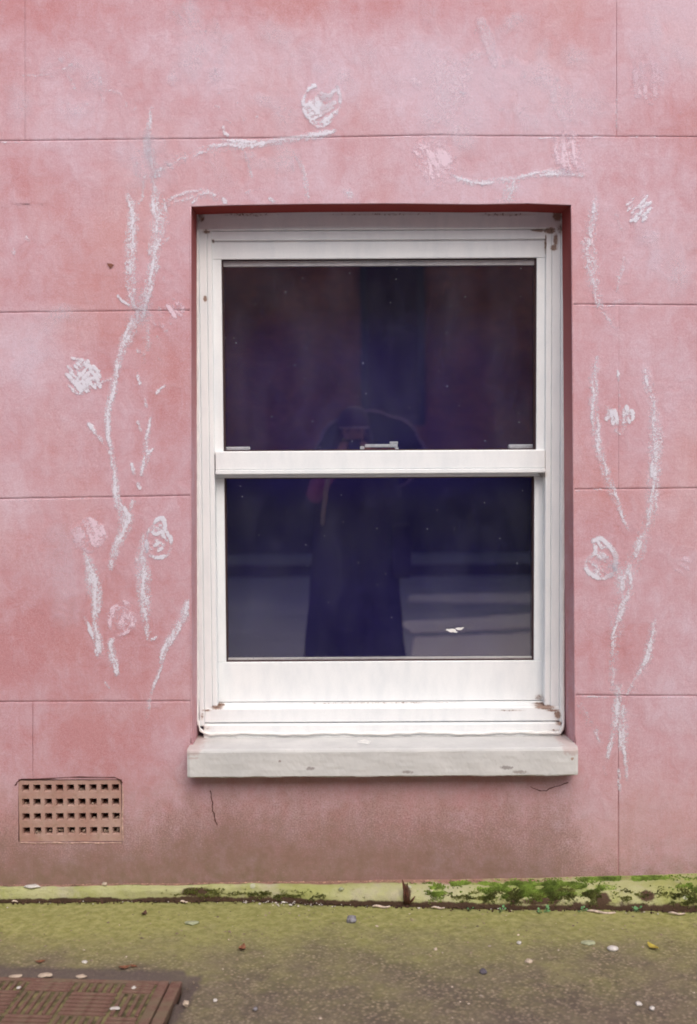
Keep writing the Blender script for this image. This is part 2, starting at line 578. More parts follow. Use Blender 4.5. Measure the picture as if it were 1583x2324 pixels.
FADES = [(1060, 190, 210, 130, .66), (1290, 230, 120, 130, .36), (150, 250, 130, 150, .34), (480, 140, 150, 90, .46), (760, 150, 160, 110, .34), (50, 540, 130, 70, .12), (100, 770, 140, 70, .28),
         (50, 840, 120, 120, .36), (1560, 50, 140, 160, .62), (1490, 560, 110, 150, .30), (1510, 900, 100, 130, .24), (20, 1140, 70, 100, .38),
         (210, 960, 130, 110, .16), (700, 410, 220, 70, .26), (1100, 430, 260, 60, .34), (1550, 1500, 90, 220, .30), (1390, 1850, 120, 120, .16),
         (330, 330, 130, 90, .22), (1530, 1120, 80, 110, .18), (70, 1620, 60, 40, .18), (140, 1310, 50, 70, .22), (620, 30, 70, 60, .1),
         (385, 880, 70, 180, -.30), (690, 5, 160, 50, -.42), (90, 20, 130, 60, -.40), (1560, 285, 90, 60, -.36), (1250, 80, 170, 60, -.25),
         (120, 1430, 170, 100, -.34), (190, 1650, 80, 45, -.42), (30, 1500, 70, 60, -.25), (330, 1520, 50, 120, -.30), (60, 390, 90, 50, -.22), (1400, 1180, 100, 100, -.16), (1430, 1470, 60, 70, -.26),
         (230, 800, 90, 80, -.18), (250, 620, 110, 90, -.12), (250, 1720, 90, 60, -.3), (1450, 220, 60, 60, -.16), (960, 20, 130, 40, -.3)]


def wall_attrs(px, py):
    f = np.full(px.shape, .44)
    for (x, y, rx, ry, a) in FADES:
        f += 1.1 * a * np.exp(-(((px - x) / rx) ** 2 + ((py - y) / ry) ** 2))
    f -= .10 * np.clip((450 - px) / 450, 0, 1)
    base = np.interp(px, BASE[0], BASE[1])
    up = np.maximum(base - py, 0)                 # height above the foot of the wall
    side = np.interp(px, [-900, 0, 250, 600, 1000, 1350, 1583, 2500], [1.0, 1.0, .98, .88, .74, .50, .44, .4])
    d = np.exp(-(up / 165.0) ** 1.5) * side
    d += .40 * np.exp(-(up / 265.0) ** 5) * np.interp(px, [0, 350, 480, 1280, 1360], [.4, .7, 1, 1, .25])
    al = np.exp(-(up / 48.0) ** 1.2) * np.interp(px, [-900, 300, 560, 760, 1000, 1250, 1583, 2500], [.6, .7, .95, .75, .2, .45, .85, .8])
    return np.clip(f, -.3, 1.2), np.clip(d, 0, 1), np.clip(al, 0, 1)


def in_opening(px, py):
    return 433 < px < 1304 and open_top(px) < py < 1690


def wall_block(name, x0, x1, top, bot, parent, topj=1, botj=1, leftj=1, rightj=1, gap=2.0, vgap=None):
    """one scored block: a face 12 mm thick with chamfered edges; window, sill and air brick are left open"""
    CH = 3.0
    step = 13.0

    def lines(a, b, extra):
        v = {a, a + CH, b - CH, b}
        n = max(2, int((b - a) / step))
        if b - a > 900 and (a < -300 or b > 1900): n = max(20, int((b - a) / 22))
        for i in range(1, n):
            v.add(a + (b - a) * i / n)
        keep = sorted(v)
        out = []
        hard = sorted([a, a + CH, b - CH, b] + extra)
        for q in keep:
            if q not in hard and any(abs(q - h) < 4.5 for h in hard): continue
            out.append(q)
        out = sorted(set(out + [e for e in extra if a < e < b]))
        return out
    xa, xb = x0 + gap * leftj, x1 - gap * rightj
    us = lines(xa, xb, [434.0, 437.0, 431.0, 1300.0, 1297.0, 1303.0, BR[0], BR[2], BR[0] - 3, BR[2] + 3] if True else [])
    ymid0, ymid1 = top(0.5 * (x0 + x1)), bot(0.5 * (x0 + x1))
    vs_ = lines(0.0, 1.0 * (ymid1 - ymid0), [])
    # rows are given as fractions; special rows at the opening's head, the sill and the air brick
    ex = []
    for e in (465.0, 468.0, 462.0, 1704.0, BR[1], BR[3], BR[1] - 3, BR[3] + 3):
        if ymid0 + 6 < e < ymid1 - 6: ex.append(e - ymid0)
    vs_ = lines(0.0, ymid1 - ymid0, ex)
    nu, nv = len(us), len(vs_)
    px = np.zeros((nv, nu)); py = np.zeros((nv, nu))
    Hh = ymid1 - ymid0
    for j, v in enumerate(vs_):
        for i, u in enumerate(us):
            gm = 1 + .75 * mnoise.noise(Vector((u * .021, ymid0 * .01, 2.0)))
            gn = 1 + .75 * mnoise.noise(Vector((u * .021, ymid1 * .01, 7.0)))
            t_, b_ = top(u) + gap * gm * topj, bot(u) - gap * gn * botj
            special = any(abs(v + ymid0 - e) < 3.6 for e in (465.0, 1704.0, BR[1], BR[3])) and 6 < v < Hh - 6
            y = t_ + (b_ - t_) * v / Hh
            if special: y = v + ymid0
            x = u
            if vgap is not None:
                if i == 0: x = x0 + vgap(x0, y)
                if i == nu - 1: x = x1 - vgap(x1, y)
            # the opening's edges are not quite straight
            if abs(u - 434) < 3.6 and 380 < y < 1702: x = u - 434 + open_left(y)
            if abs(u - 1300) < 3.6 and 380 < y < 1702: x = u - 1300 + open_right(y)
            if special and abs(v + ymid0 - 465) < 3.6 and 430 < u < 1304: y = v + ymid0 - 465 + open_top(x)
            px[j, i] = x; py[j, i] = y
    keep = np.ones((nv - 1, nu - 1), bool)
    for j in range(nv - 1):
        cy = ymid0 + .5 * (vs_[j] + vs_[j + 1])
        for i in range(nu - 1):
            cx = .5 * (us[i] + us[i + 1])
            if 434 < cx < 1300 and 465 < cy < 1704: keep[j, i] = False
            if BR[0] < cx < BR[2] and BR[1] < cy < BR[3]: keep[j, i] = False
    P = U_np(px, py, 0.0)
    f, d, al = wall_attrs(px, py)
    # soft unevenness of hand-floated render
    for j in range(nv):
        for i in range(nu):
            q = P[j, i]
            P[j, i, 1] += .0016 * mnoise.noise(Vector((q[0] * 3.1, 0, q[2] * 3.1))) + .0007 * mnoise.noise(Vector((q[0] * 11, 3, q[2] * 11)))
    # chamfer: outer ring goes back
    P[0, :, 1] += .0012 * topj; P[-1, :, 1] += .0012 * botj
    P[:, 0, 1] += .0005 * leftj; P[:, -1, 1] += .0005 * rightj
    idx = -np.ones((nv, nu), int)
    verts, A = [], {'fade': [], 'dirt': [], 'algae': []}
    faces = []

    def vid(j, i):
        if idx[j, i] < 0:
            idx[j, i] = len(verts); verts.append(P[j, i])
            A['fade'].append(f[j, i]); A['dirt'].append(d[j, i]); A['algae'].append(al[j, i])
        return idx[j, i]
    back = {}

    def bid(j, i):
        if (j, i) not in back:
            back[(j, i)] = len(verts)
            q = P[j, i].copy(); q[1] = .012
            verts.append(q)
            A['fade'].append(f[j, i] - .25); A['dirt'].append(d[j, i]); A['algae'].append(al[j, i])
        return back[(j, i)]
    for j in range(nv - 1):
        for i in range(nu - 1):
            if not keep[j, i]: continue
            faces.append((vid(j, i), vid(j + 1, i), vid(j + 1, i + 1), vid(j, i + 1)))
            for (dj, di, a, b) in ((-1, 0, (j, i), (j, i + 1)), (1, 0, (j + 1, i + 1), (j + 1, i)), (0, -1, (j + 1, i), (j, i)), (0, 1, (j, i + 1), (j + 1, i + 1))):
                jj, ii = j + dj, i + di
                if 0 <= jj < nv - 1 and 0 <= ii < nu - 1 and keep[jj, ii]: continue
                faces.append((vid(*a), vid(*b), bid(*b), bid(*a)))
    me = mesh_np(name, verts, faces, False, A)
    o = obj(name, me, M_WALL, parent)
    return o


def curve(c): return lambda x: interp(x, c[0], c[1])
def const(v): return lambda x: v


wall = thing('house_wall', 'pink rendered house wall scored into large blocks and covered with faded chalk drawings', 'wall', (0, 0.012, 0))
c1, c2, c3, c4, cb = map(curve, (C1, C2, C3, C4, BASE))
ROWS = [
    (const(TOP_), c1, [-900, 57, 1400, 2500]),
    (c1, c2, [-900, -420, 2020, 2500]),
    (c2, c3, [-900, -260, 1404, 2500]),
    (c3, c4, [-900, -480, 1950, 2500]),
    (c4, cb, [-900, 75, 1404, 2500]),
]
def VG(ri, xe, y):
    """half width of an upright joint: some are almost filled with paint"""
    if ri == 0: return .35 if xe == 57 else interp(y, [-750, 60, 150, 300], [.6, .5, .7, .9])
    if ri == 4: return interp(y, [1590, 1600, 1740, 1775], [1.0, .9, .8, .03]) if xe == 75 else interp(y, [1590, 1700, 1760, 1990, 2030], [.25, .4, 1.25, 1.4, .8])
    return interp(y, [700, 800, 900, 1100], [.04, .10, .22, .26])


for ri, (tp, bt, xs) in enumerate(ROWS):
    for a, b in zip(xs[:-1], xs[1:]):
        wall_block('render_block', a, b, tp, bt, wall, topj=0 if ri == 0 else 1, botj=0 if ri == 4 else 1,
                   gap=.95, vgap=lambda xe, y, ri=ri: VG(ri, xe, y))

# core behind the scored joints, and the plain wall beyond the frame
PT = {'l': U(433, 1000, .02).x, 'r': U(1307, 1000, .02).x}
xl, xr = U(429, 1000, 0).x, U(1310, 1000, 0).x
zt, zb = U(865, 458, 0).z, U(865, 1715, 0).z
bx0, bx1 = U(BR[0], 1840, 0).x, U(BR[2], 1840, 0).x
bz0, bz1 = U(160, BR[3], 0).z, U(160, BR[1], 0).z
bm = bmesh.new()
yb0, yb1 = .0034, .30
add_box(bm, -7, xl, yb0, yb1, bz1 + .006, 6.5)
add_box(bm, -7, bx0 - .004, yb0, yb1, bz0 - .006, bz1 + .006)
add_box(bm, bx1 + .004, xl, yb0, yb1, bz0 - .006, bz1 + .006)
add_box(bm, -7, xl, yb0, yb1, -.2, bz0 - .006)
add_box(bm, xr, 7, yb0, yb1, -.2, 6.5)
add_box(bm, xl, xr, yb0, yb1, zt, 6.5)
add_box(bm, xl, xr, yb0, yb1, -.2, zb)
me = mesh_bm(bm, 'wall_core')
co = np.zeros(len(me.vertices) * 3)
for nm, val in (('fade', .22), ('dirt', .1), ('algae', 0)):
    a = me.attributes.new(nm, 'FLOAT', 'POINT'); a.data.foreach_set('value', [val] * len(me.vertices))
obj('wall_core', me, M_WALL, wall)

# the plastered reveal: soffit and two jambs, deeper red on the soffit and towards the jamb tops
rv, rf, ra = [], [], {'fade': [], 'dirt': [], 'algae': [], 'old': []}


def strip(ptsA, ptsB, fa, n=6, dirt=.0):
    b0 = len(rv)
    for (a, b, f) in zip(ptsA, ptsB, fa):
        for t in np.linspace(0, 1, n):
            p = a.lerp(b, t)
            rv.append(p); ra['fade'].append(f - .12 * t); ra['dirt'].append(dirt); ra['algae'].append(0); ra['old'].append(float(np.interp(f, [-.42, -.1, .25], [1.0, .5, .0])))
    m = len(ptsA)
    for i in range(m - 1):
        for j in range(n - 1):
            q = b0 + i * n + j
            rf.append((q, q + n, q + n + 1, q + 1))


def at_depth(p, dx=0.0, dz=0.0):
    return Vector((p.x + dx, RV + .03, p.z + dz))


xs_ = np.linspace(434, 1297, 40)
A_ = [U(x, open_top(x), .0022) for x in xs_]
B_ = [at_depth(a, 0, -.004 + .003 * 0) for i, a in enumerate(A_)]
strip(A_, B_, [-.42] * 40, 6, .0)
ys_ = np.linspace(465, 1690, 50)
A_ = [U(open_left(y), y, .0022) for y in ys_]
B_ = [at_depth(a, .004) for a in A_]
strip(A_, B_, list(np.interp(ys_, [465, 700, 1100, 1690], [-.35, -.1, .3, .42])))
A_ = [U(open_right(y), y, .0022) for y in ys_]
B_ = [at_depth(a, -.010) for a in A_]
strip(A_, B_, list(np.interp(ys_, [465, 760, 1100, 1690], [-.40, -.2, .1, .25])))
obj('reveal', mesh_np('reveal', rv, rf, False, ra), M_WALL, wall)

# plaster corner bead: a slightly proud lip that runs down both sides of the opening
bm = bmesh.new()
for sgn, fn in ((-1, open_left), (1, open_right)):
    tube(bm, [U(fn(y) + sgn * 1.5, y, .0015) for y in np.linspace(470, 1686, 60)], .0032, 6)
me = mesh_bm(bm, 'corner_bead', True)
for nm, val in (('fade', .30), ('dirt', .0), ('algae', 0)):
    a = me.attributes.new(nm, 'FLOAT', 'POINT'); a.data.foreach_set('value', [val] * len(me.vertices))
obj('corner_bead', me, M_WALL, wall)

# ------------------------------------------------------------------ chalk drawings on the wall
SURF = -.0026


def raster(name, strokes, mat, label=None, step=2.1, y=SURF):
    """chalk laid on the wall: a skin that carries how much chalk the strokes left"""
    segs = []
    sc_ = len(strokes) * 13
    rr_sc = random.Random(len(strokes) * 7 + int(strokes[0][0][0][0]))
    for st in strokes:
        pts, w, s = st[:3]
        n = 8 if len(pts) < 30 else 2
        c = catmull(pts, n) if len(pts) > 2 else np.array([np.array(pts[0]) + (np.array(pts[-1]) - np.array(pts[0])) * t for t in np.linspace(0, 1, 5)])
        m = len(c)
        ws = np.interp(np.linspace(0, 1, m), np.linspace(0, 1, len(w)), w) if hasattr(w, '__len__') else np.full(m, w)
        ss = np.interp(np.linspace(0, 1, m), np.linspace(0, 1, len(s)), s) if hasattr(s, '__len__') else np.full(m, s)
        if max(ws) < 9 or mat is M_SMUDGE:
            sc_ += 1
            for i in range(m - 1):
                pm = 1.0 if mat is M_SMUDGE else min(1.25, max(.50, .92 + 1.3 * mnoise.noise(Vector((c[i][0] * .045, c[i][1] * .045, sc_ * 2.3)))))
                jt = 0 if mat is M_SMUDGE else 1.6
                d_ = np.array([rr_sc.uniform(-jt, jt), rr_sc.uniform(-jt, jt)])
                segs.append((c[i] + d_, c[i + 1] + d_, .5 * (ws[i] + ws[i + 1]), .5 * (ss[i] + ss[i + 1]) * pm))
            continue
        # a wide stroke is several passes of the stick over a thin smear
        sc_ += 1
        tan = np.gradient(c, axis=0); tan /= np.maximum(np.hypot(tan[:, 0], tan[:, 1]), 1e-6)[:, None]
        nor = np.stack([-tan[:, 1], tan[:, 0]], 1)
        arc = np.concatenate([[0], np.cumsum(np.hypot(*np.diff(c, axis=0).T))])
        for i in range(m - 1):
            segs.append((c[i], c[i + 1], .5 * (ws[i] + ws[i + 1]) * 1.5, .5 * (ss[i] + ss[i + 1]) * .74))
        # resample finely so that the passes can wander
        fine = np.arange(0, arc[-1], 6.0)
        if len(fine) < 3: continue
        F = lambda v: np.interp(fine, arc, v)
        fc = np.stack([F(c[:, 0]), F(c[:, 1])], 1); fn = np.stack([F(nor[:, 0]), F(nor[:, 1])], 1); fw = F(ws); fs = F(ss)
        for p_ in range(max(2, int(round(max(ws) / 5.5)))):
            off = np.array([mnoise.noise(Vector((q * .011, p_ * 7.3, sc_ * 3.1))) * 1.1 + .25 * mnoise.noise(Vector((q * .06, p_ * 3.3, sc_))) for q in fine])
            prs = np.array([mnoise.noise(Vector((q * .020, p_ * 5.1 + 40, sc_ * 1.7))) for q in fine])
            dc = fc + fn * (off * fw * .62)[:, None]
            st_ = fs * np.clip(.80 + 1.1 * prs, 0, 1.25)
            for i in range(len(fine) - 1):
                if st_[i] < .08: continue
                segs.append((dc[i], dc[i + 1], 5.2 + .10 * fw[i], .5 * (st_[i] + st_[i + 1])))
        # short cross scribbles
        for q in np.arange(rr_sc.uniform(4, 14), arc[-1], 13.0):
            if rr_sc.random() < .35: continue
            j_ = min(len(fine) - 1, int(q / 6.0))
            a_ = fn[j_] * rr_sc.uniform(.7, 1.2) + np.array([fn[j_][1], -fn[j_][0]]) * rr_sc.uniform(-.9, .3)
            h_ = fw[j_] * rr_sc.uniform(.3, .62)
            segs.append((fc[j_] - a_ * h_, fc[j_] + a_ * h_, 4.2, fs[j_] * rr_sc.uniform(.5, 1.0)))
    allp = np.array([p for s in segs for p in s[:2]]); mw = max(s[2] for s in segs)
    x0, y0 = allp.min(0) - mw; x1, y1 = allp.max(0) + mw
    nx, ny = int((x1 - x0) / step) + 2, int((y1 - y0) / step) + 2
    px, py = np.meshgrid(x0 + np.arange(nx) * step, y0 + np.arange(ny) * step)
    a = np.zeros_like(px)
    for (p, q, w, s) in segs:
        i0 = max(0, int((min(p[0], q[0]) - w - x0) / step)); i1 = min(nx, int((max(p[0], q[0]) + w - x0) / step) + 2)
        j0 = max(0, int((min(p[1], q[1]) - w - y0) / step)); j1 = min(ny, int((max(p[1], q[1]) + w - y0) / step) + 2)
        X, Y = px[j0:j1, i0:i1], py[j0:j1, i0:i1]
        d = q - p; L = max(1e-6, d @ d)
        t = np.clip(((X - p[0]) * d[0] + (Y - p[1]) * d[1]) / L, 0, 1)
        dd = np.hypot(X - p[0] - t * d[0], Y - p[1] - t * d[1]) / max(w * .62, 1.0)
        v = s * 1.1 * np.clip(1.12 - .62 * dd * dd, 0, 1)
        a[j0:j1, i0:i1] = np.maximum(a[j0:j1, i0:i1], v)
    cell = np.maximum.reduce([a[:-1, :-1], a[1:, :-1], a[1:, 1:], a[:-1, 1:]]) > .01
    ccx, ccy = .5 * (px[:-1, :-1] + px[1:, 1:]), .5 * (py[:-1, :-1] + py[1:, 1:])
    cell &= ~((ccx > 430) & (ccx < 1307) & (ccy > np.interp(ccx, [434, 520, 700, 905, 1080, 1200, 1297], [468, 465, 462, 461, 463, 461, 464.5]) - 3))
    P = U_np(px, py, y)
    used = np.zeros(a.shape, bool)
    used[:-1, :-1] |= cell; used[1:, :-1] |= cell; used[1:, 1:] |= cell; used[:-1, 1:] |= cell
    idx = np.cumsum(used.ravel()).reshape(a.shape) - 1
    jj, ii = np.nonzero(cell)
    faces = np.stack([idx[jj, ii], idx[jj + 1, ii], idx[jj + 1, ii + 1], idx[jj, ii + 1]], 1)
    me = mesh_np(name, P[used].tolist(), faces.tolist(), False, {'a': a[used]})
    o = obj(name, me, mat, wall)
    if label: o['label'] = label
    return o


def hatch(cx, cy, w, h, ang, n, width, s, jit=.25, rnd=random, lens=True):
    """scribble to and fro inside a petal-shaped outline"""
    out = []
    ca, sa = math.cos(ang), math.sin(ang)
    for i in range(n):
        t = (i + .5) / n * 2 - 1
        half = math.sqrt(max(.05, 1 - t * t)) if lens else 1
        jl, jr = 1 + rnd.uniform(-jit, jit * .3), 1 + rnd.uniform(-jit, jit * .3)
        a = (-half * jl, t + rnd.uniform(-.08, .08)); b = (half * jr, t + rnd.uniform(-.08, .08))
        pts = []
        for q in (a, ((a[0] + b[0]) / 2, (a[1] + b[1]) / 2 + rnd.uniform(-.06, .06)), b):
            x, y = q[0] * w / 2, q[1] * h / 2
            pts.append((cx + x * ca - y * sa, cy + x * sa + y * ca))
        out.append((pts, min(width * rnd.uniform(.75, 1.3), 8.9) if width < 9 else width * rnd.uniform(.9, 1.4), s * rnd.uniform(.65, 1.2)))
    return out


rr = random.Random(3)
# white tulip above the window
S = [([(715, 192), (725, 210), (750, 216), (766, 197), (772, 220), (768, 250), (750, 275), (722, 287), (697, 262), (688, 236), (698, 208), (715, 192)], 7, .62)]
S += hatch(727, 246, 70, 62, -.5, 9, 6, .66, rnd=rr) + hatch(716, 244, 36, 40, .7, 5, 9, .75, rnd=rr)
raster('chalk_flower', S, M_CHALK, 'white chalk tulip drawn above the window')
# stroke along the top joint with drips
S = [([(500, 318), (545, 327), (600, 325), (675, 312), (730, 303), (760, 297)], [7, 15, 13, 10, 10, 6], [.35, .72, .66, .60, .78, .7]),
     ([(507, 287), (510, 300), (517, 306)], 6, .72), ([(375, 362), (425, 348), (470, 342), (505, 338)], 14, .36),
     ([(440, 352), (500, 328)], 16, .34), ([(352, 402), (385, 372), (430, 352), (500, 336), (560, 328)], [16, 20, 20, 18, 14], [.52, .48, .44, .46, .5]), ([(600, 330), (670, 318), (745, 306)], 10, .5)]
raster('chalk_stroke', S, M_CHALK)
S = [([(555, 342), (566, 380), (575, 412)], 8, .38), ([(668, 342), (682, 368), (690, 395), (697, 430), (700, 460)], [8, 8, 10, 8, 6], [.42, .55, .6, .55, .4]),
     ([(464, 335), (469, 370)], 6, .32), ([(485, 350), (495, 390)], 6, .28)]
raster('chalk_drip', S, M_CHALK)
# tall stem left of the window
S = [([(345, 245), (337, 300), (337, 345), (347, 390), (354, 430), (356, 470), (360, 500), (357, 540), (350, 575), (346, 612), (336, 654), (324, 684), (318, 720)],
      [7, 12, 14, 14, 16, 20, 22, 22, 18, 16, 18, 24, 26], [.38, .68, .75, .58, .55, .62, .68, .66, .7, .66, .6, .58, .55]),
     ([(289, 443), (297, 462), (302, 490), (300, 530), (297, 570), (296, 615), (299, 660), (306, 700)], [6, 11, 17, 19, 18, 18, 18, 20], [.7, .66, .66, .72, .68, .64, .55, .5]),
     ([(367, 555), (384, 540)], 6, .55), ([(268, 673), (280, 683), (295, 694)], 6, .72), ([(355, 628), (330, 655)], 8, .6),
     ([(312, 370), (318, 410)], 18, .42), ([(362, 440), (380, 500)], 16, .46), ([(344, 330), (352, 400), (360, 470)], 26, .40), ([(328, 395), (322, 440), (306, 470)], 14, .40), ([(300, 560), (304, 620), (312, 690)], 22, .40), ([(352, 600), (330, 660), (318, 700)], 24, .42)]
raster('chalk_stem', S, M_CHALK, 'double chalk stem left of the window, reaching to the top joint')
S = [([(318, 690), (320, 730)], 40, .50), ([(306, 726), (298, 750), (288, 772), (276, 800), (270, 824), (261, 864), (255, 894), (246, 930), (245, 952), (246, 980), (252, 1014), (258, 1050), (262, 1086), (264, 1122), (270, 1146), (279, 1160), (287, 1180), (279, 1210), (266, 1237), (256, 1268), (252, 1292)],
      [26, 22, 20, 15, 13, 14, 12, 12, 11, 10, 10, 11, 13, 13, 14, 20, 24, 18, 16, 14, 10], [.58, .6, .62, .58, .56, .56, .68, .66, .66, .6, .5, .55, .62, .66, .64, .66, .68, .62, .6, .6, .45]),
     ([(330, 738), (333, 780), (324, 812)], 18, .40), ([(345, 790), (362, 820)], 14, .30), ([(313, 846), (319, 872)], 7, .5), ([(331, 905), (333, 924)], 6, .4),
     ([(342, 948), (338, 975), (333, 1000), (334, 1030), (325, 1068), (319, 1082)], [6, 7, 12, 14, 10, 6], [.55, .46, .5, .58, .52, .4]), ([(315, 957), (319, 976)], 7, .55), ([(352, 1016), (336, 1030)], 6, .6),
     ([(300, 1052), (306, 1080), (314, 1098), (318, 1110)], 7, [.7, .55, .5, .55]), ([(204, 963), (216, 980), (237, 1005), (252, 1028)], 8, .64), ([(354, 891), (375, 876)], 6, .5),
     ([(303, 1139), (296, 1160), (289, 1182)], 10, .56), ([(230, 866), (256, 858)], 9, .45)]
raster('chalk_stem', S, M_CHALK, 'long branching chalk stem left of the window below the second joint')
# spiky white tulip at far left
S = hatch(192, 853, 88, 66, .75, 10, 6, .82, rnd=rr) + hatch(190, 858, 60, 44, -.9, 5, 5, .75, rnd=rr)
S += [([(163, 812), (185, 818), (205, 835), (222, 860), (227, 880)], 6, .62), ([(157, 874), (172, 890), (190, 893)], 6, .68)]
raster('chalk_flower', S, M_CHALK, 'white chalk tulip lying on its side at the left')
# pink scribble by the stem
S = hatch(384, 714, 40, 82, .9, 9, 7, .60, rnd=rr)
raster('chalk_flower', S, M_CHALKPINK, 'pale pink chalk scribble beside the long stem')
# smooth pink bud
S = [([(184, 1195), (200, 1176), (217, 1190), (229, 1212), (222, 1245), (200, 1252), (184, 1232), (178, 1212), (184, 1195)], 8, .62)] + hatch(203, 1213, 46, 68, 1.3, 8, 12, .72, rnd=rr)
raster('chalk_flower', S, M_CHALKPINK, 'smooth pink chalk bud low on the left')
S = [([(192, 1250), (201, 1272), (207, 1290), (213, 1325), (219, 1366), (216, 1408), (222, 1444), (228, 1482)], [12, 15, 18, 24, 16, 11, 13, 15], [.5, .6, .7, .76, .74, .64, .72, .6]),
     ([(192, 1400), (204, 1426), (212, 1450), (222, 1489), (230, 1512)], [6, 7, 7, 6, 5], [.75, .7, .6, .45, .3]), ([(238, 1547), (247, 1560)], 6, .5)]
raster('chalk_stem', S, M_CHALK, 'bluish chalk stem under the smooth pink bud')
# white tulip near the frame
S = [([(342, 1197), (358, 1180), (366, 1175), (374, 1184), (375, 1202), (387, 1220), (389, 1235), (383, 1256), (362, 1265), (340, 1258), (332, 1230), (336, 1205), (342, 1197)], 7, .80),
     ([(346, 1195), (352, 1212), (366, 1207), (374, 1218)], 6, .8), ([(350, 1240), (362, 1232), (372, 1238), (360, 1250)], 6, .75)] + hatch(360, 1222, 46, 70, .5, 6, 5, .55, rnd=rr)
raster('chalk_flower', S, M_CHALK, 'white outlined chalk tulip close to the left window jamb')
S = [([(328, 1215), (325, 1262), (325, 1290), (328, 1325), (329, 1366), (332, 1405), (337, 1440), (338, 1455)], [12, 18, 23, 21, 20, 16, 9, 6], [.5, .62, .64, .70, .70, .55, .5, .4]),
     ([(312, 1268), (318, 1300)], 9, .5), ([(346, 1452), (356, 1443)], 6, .5)]
raster('chalk_stem', S, M_CHALK, 'broad chalk stem under the white outlined tulip')
# pink pointed bud
S = [([(258, 1380), (278, 1363), (293, 1375), (303, 1400), (294, 1430), (268, 1442), (252, 1425), (250, 1402), (258, 1380)], 8, .58)] + hatch(277, 1404, 44, 70, 1.9, 8, 9, .66, rnd=rr)
raster('chalk_flower', S, M_CHALKPINK, 'pointed pink chalk bud at the lower left')
S = [([(256, 1452), (250, 1462), (254, 1480), (259, 1500), (264, 1527)], [9, 9, 13, 15, 9], .66)]
raster('chalk_stem', S, M_CHALK)
S = [([(427, 1369), (421, 1392), (410, 1412), (396, 1435), (384, 1453), (372, 1478), (368, 1501), (360, 1528), (351, 1552), (345, 1572), (339, 1596), (333, 1632)],
      [13, 16, 16, 16, 15, 11, 7, 7, 7, 7, 9, 8], [.62, .62, .58, .55, .68, .62, .5, .55, .6, .5, .46, .4])]
raster('chalk_stem', S, M_CHALK, 'slanting chalk leaf stroke beside the left window jamb')
# right of the window
S = [([(1350, 455), (1349, 485), (1340, 515), (1337, 560), (1340, 596), (1346, 632), (1355, 665), (1364, 701), (1385, 725), (1402, 762)],
      [16, 20, 20, 24, 24, 22, 16, 16, 18, 14], [.44, .56, .54, .56, .60, .58, .52, .38, .38, .3]), ([(1418, 584), (1406, 626), (1400, 662)], 15, .38), ([(1398, 484), (1410, 524)], 16, .32)]
raster('chalk_stem', S, M_CHALK, 'faint chalk stem at the upper right of the window')
S = hatch(1452, 474, 62, 56, -.75, 7, 6, .58, rnd=rr, jit=.45)
raster('chalk_flower', S, M_CHALK, 'hatched chalk petal at the right edge above the second joint')
S = [([(1357, 808), (1349, 847), (1347, 904), (1352, 949), (1355, 994), (1364, 1033), (1374, 1070), (1388, 1112), (1402, 1142), (1418, 1181), (1432, 1206)],
      [16, 18, 18, 18, 16, 15, 15, 15, 12, 11, 8], [.36, .48, .52, .5, .55, .55, .6, .58, .5, .48, .35])]
raster('chalk_stem', S, M_CHALK, 'thin curved chalk stem next to the right window jamb')
S = [([(1466, 840), (1472, 874), (1481, 904), (1487, 949), (1490, 994), (1487, 1039), (1486, 1076), (1483, 1119), (1477, 1168), (1462, 1214), (1451, 1250), (1431, 1286), (1421, 1332), (1411, 1371), (1402, 1413), (1396, 1453), (1393, 1495), (1391, 1540), (1387, 1573)],
      [14, 18, 15, 20, 24, 22, 22, 22, 22, 24, 26, 28, 30, 28, 24, 20, 19, 15, 10], [.46, .56, .46, .56, .62, .60, .62, .55, .52, .52, .54, .54, .52, .50, .52, .50, .48, .50, .38]),
     ([(1395, 1286), (1405, 1305), (1411, 1340)], 26, .55), ([(1487, 1402), (1478, 1450), (1467, 1502), (1447, 1541), (1424, 1580)], [10, 17, 18, 20, 16], [.4, .54, .54, .42, .36])]
raster('chalk_stem', S, M_CHALK, 'tall forked chalk stem at the right of the picture')
S = hatch(1407, 942, 46, 66, 1.5, 7, 8, .66, rnd=rr, jit=.5) + [([(1403, 842), (1404, 870), (1406, 901)], 5, [.75, .35, .45])] + [([(1380, 925), (1395, 960), (1407, 985), (1422, 955), (1432, 935)], 10, .5)]
raster('chalk_flower', S, M_CHALK, 'white chalk tulip on the right beneath a short stroke')
S = [([(1349, 1228), (1362, 1222), (1378, 1234), (1394, 1252), (1398, 1270), (1396, 1290)], 9, .78), ([(1349, 1228), (1352, 1254), (1334, 1268), (1331, 1290), (1346, 1306), (1368, 1312), (1390, 1304)], 8, .66),
     ([(1357, 1226), (1366, 1242), (1380, 1240), (1390, 1256)], 6, .62)] + hatch(1364, 1280, 52, 50, .6, 6, 8, .48, rnd=rr)
raster('chalk_flower', S, M_CHALK, 'round white chalk tulip at the lower right of the window')
S = [([(1405, 1560), (1402, 1616), (1395, 1659), (1385, 1698), (1378, 1724)], [18, 20, 14, 11, 8], [.55, .64, .56, .52, .4]), ([(1412, 1590), (1418, 1649), (1421, 1714), (1423, 1768)], [16, 15, 10, 7], [.5, .56, .56, .42]),
     ([(1409, 1640), (1411, 1700)], 9, .62), ([(1405, 1745), (1406, 1792)], 7, .48), ([(1371, 1742), (1375, 1758)], 8, .4), ([(1317, 1600), (1326, 1620), (1337, 1642)], 14, .46), ([(1353, 1655), (1363, 1683)], 12, .46)]
raster('chalk_stem', S, M_CHALK, 'frayed foot of the forked chalk stem')
S = hatch(1553, 1284, 30, 42, .6, 5, 7, .46, rnd=rr)
raster('chalk_flower', S, M_CHALKPINK, 'faint pink chalk scribble at the right edge')
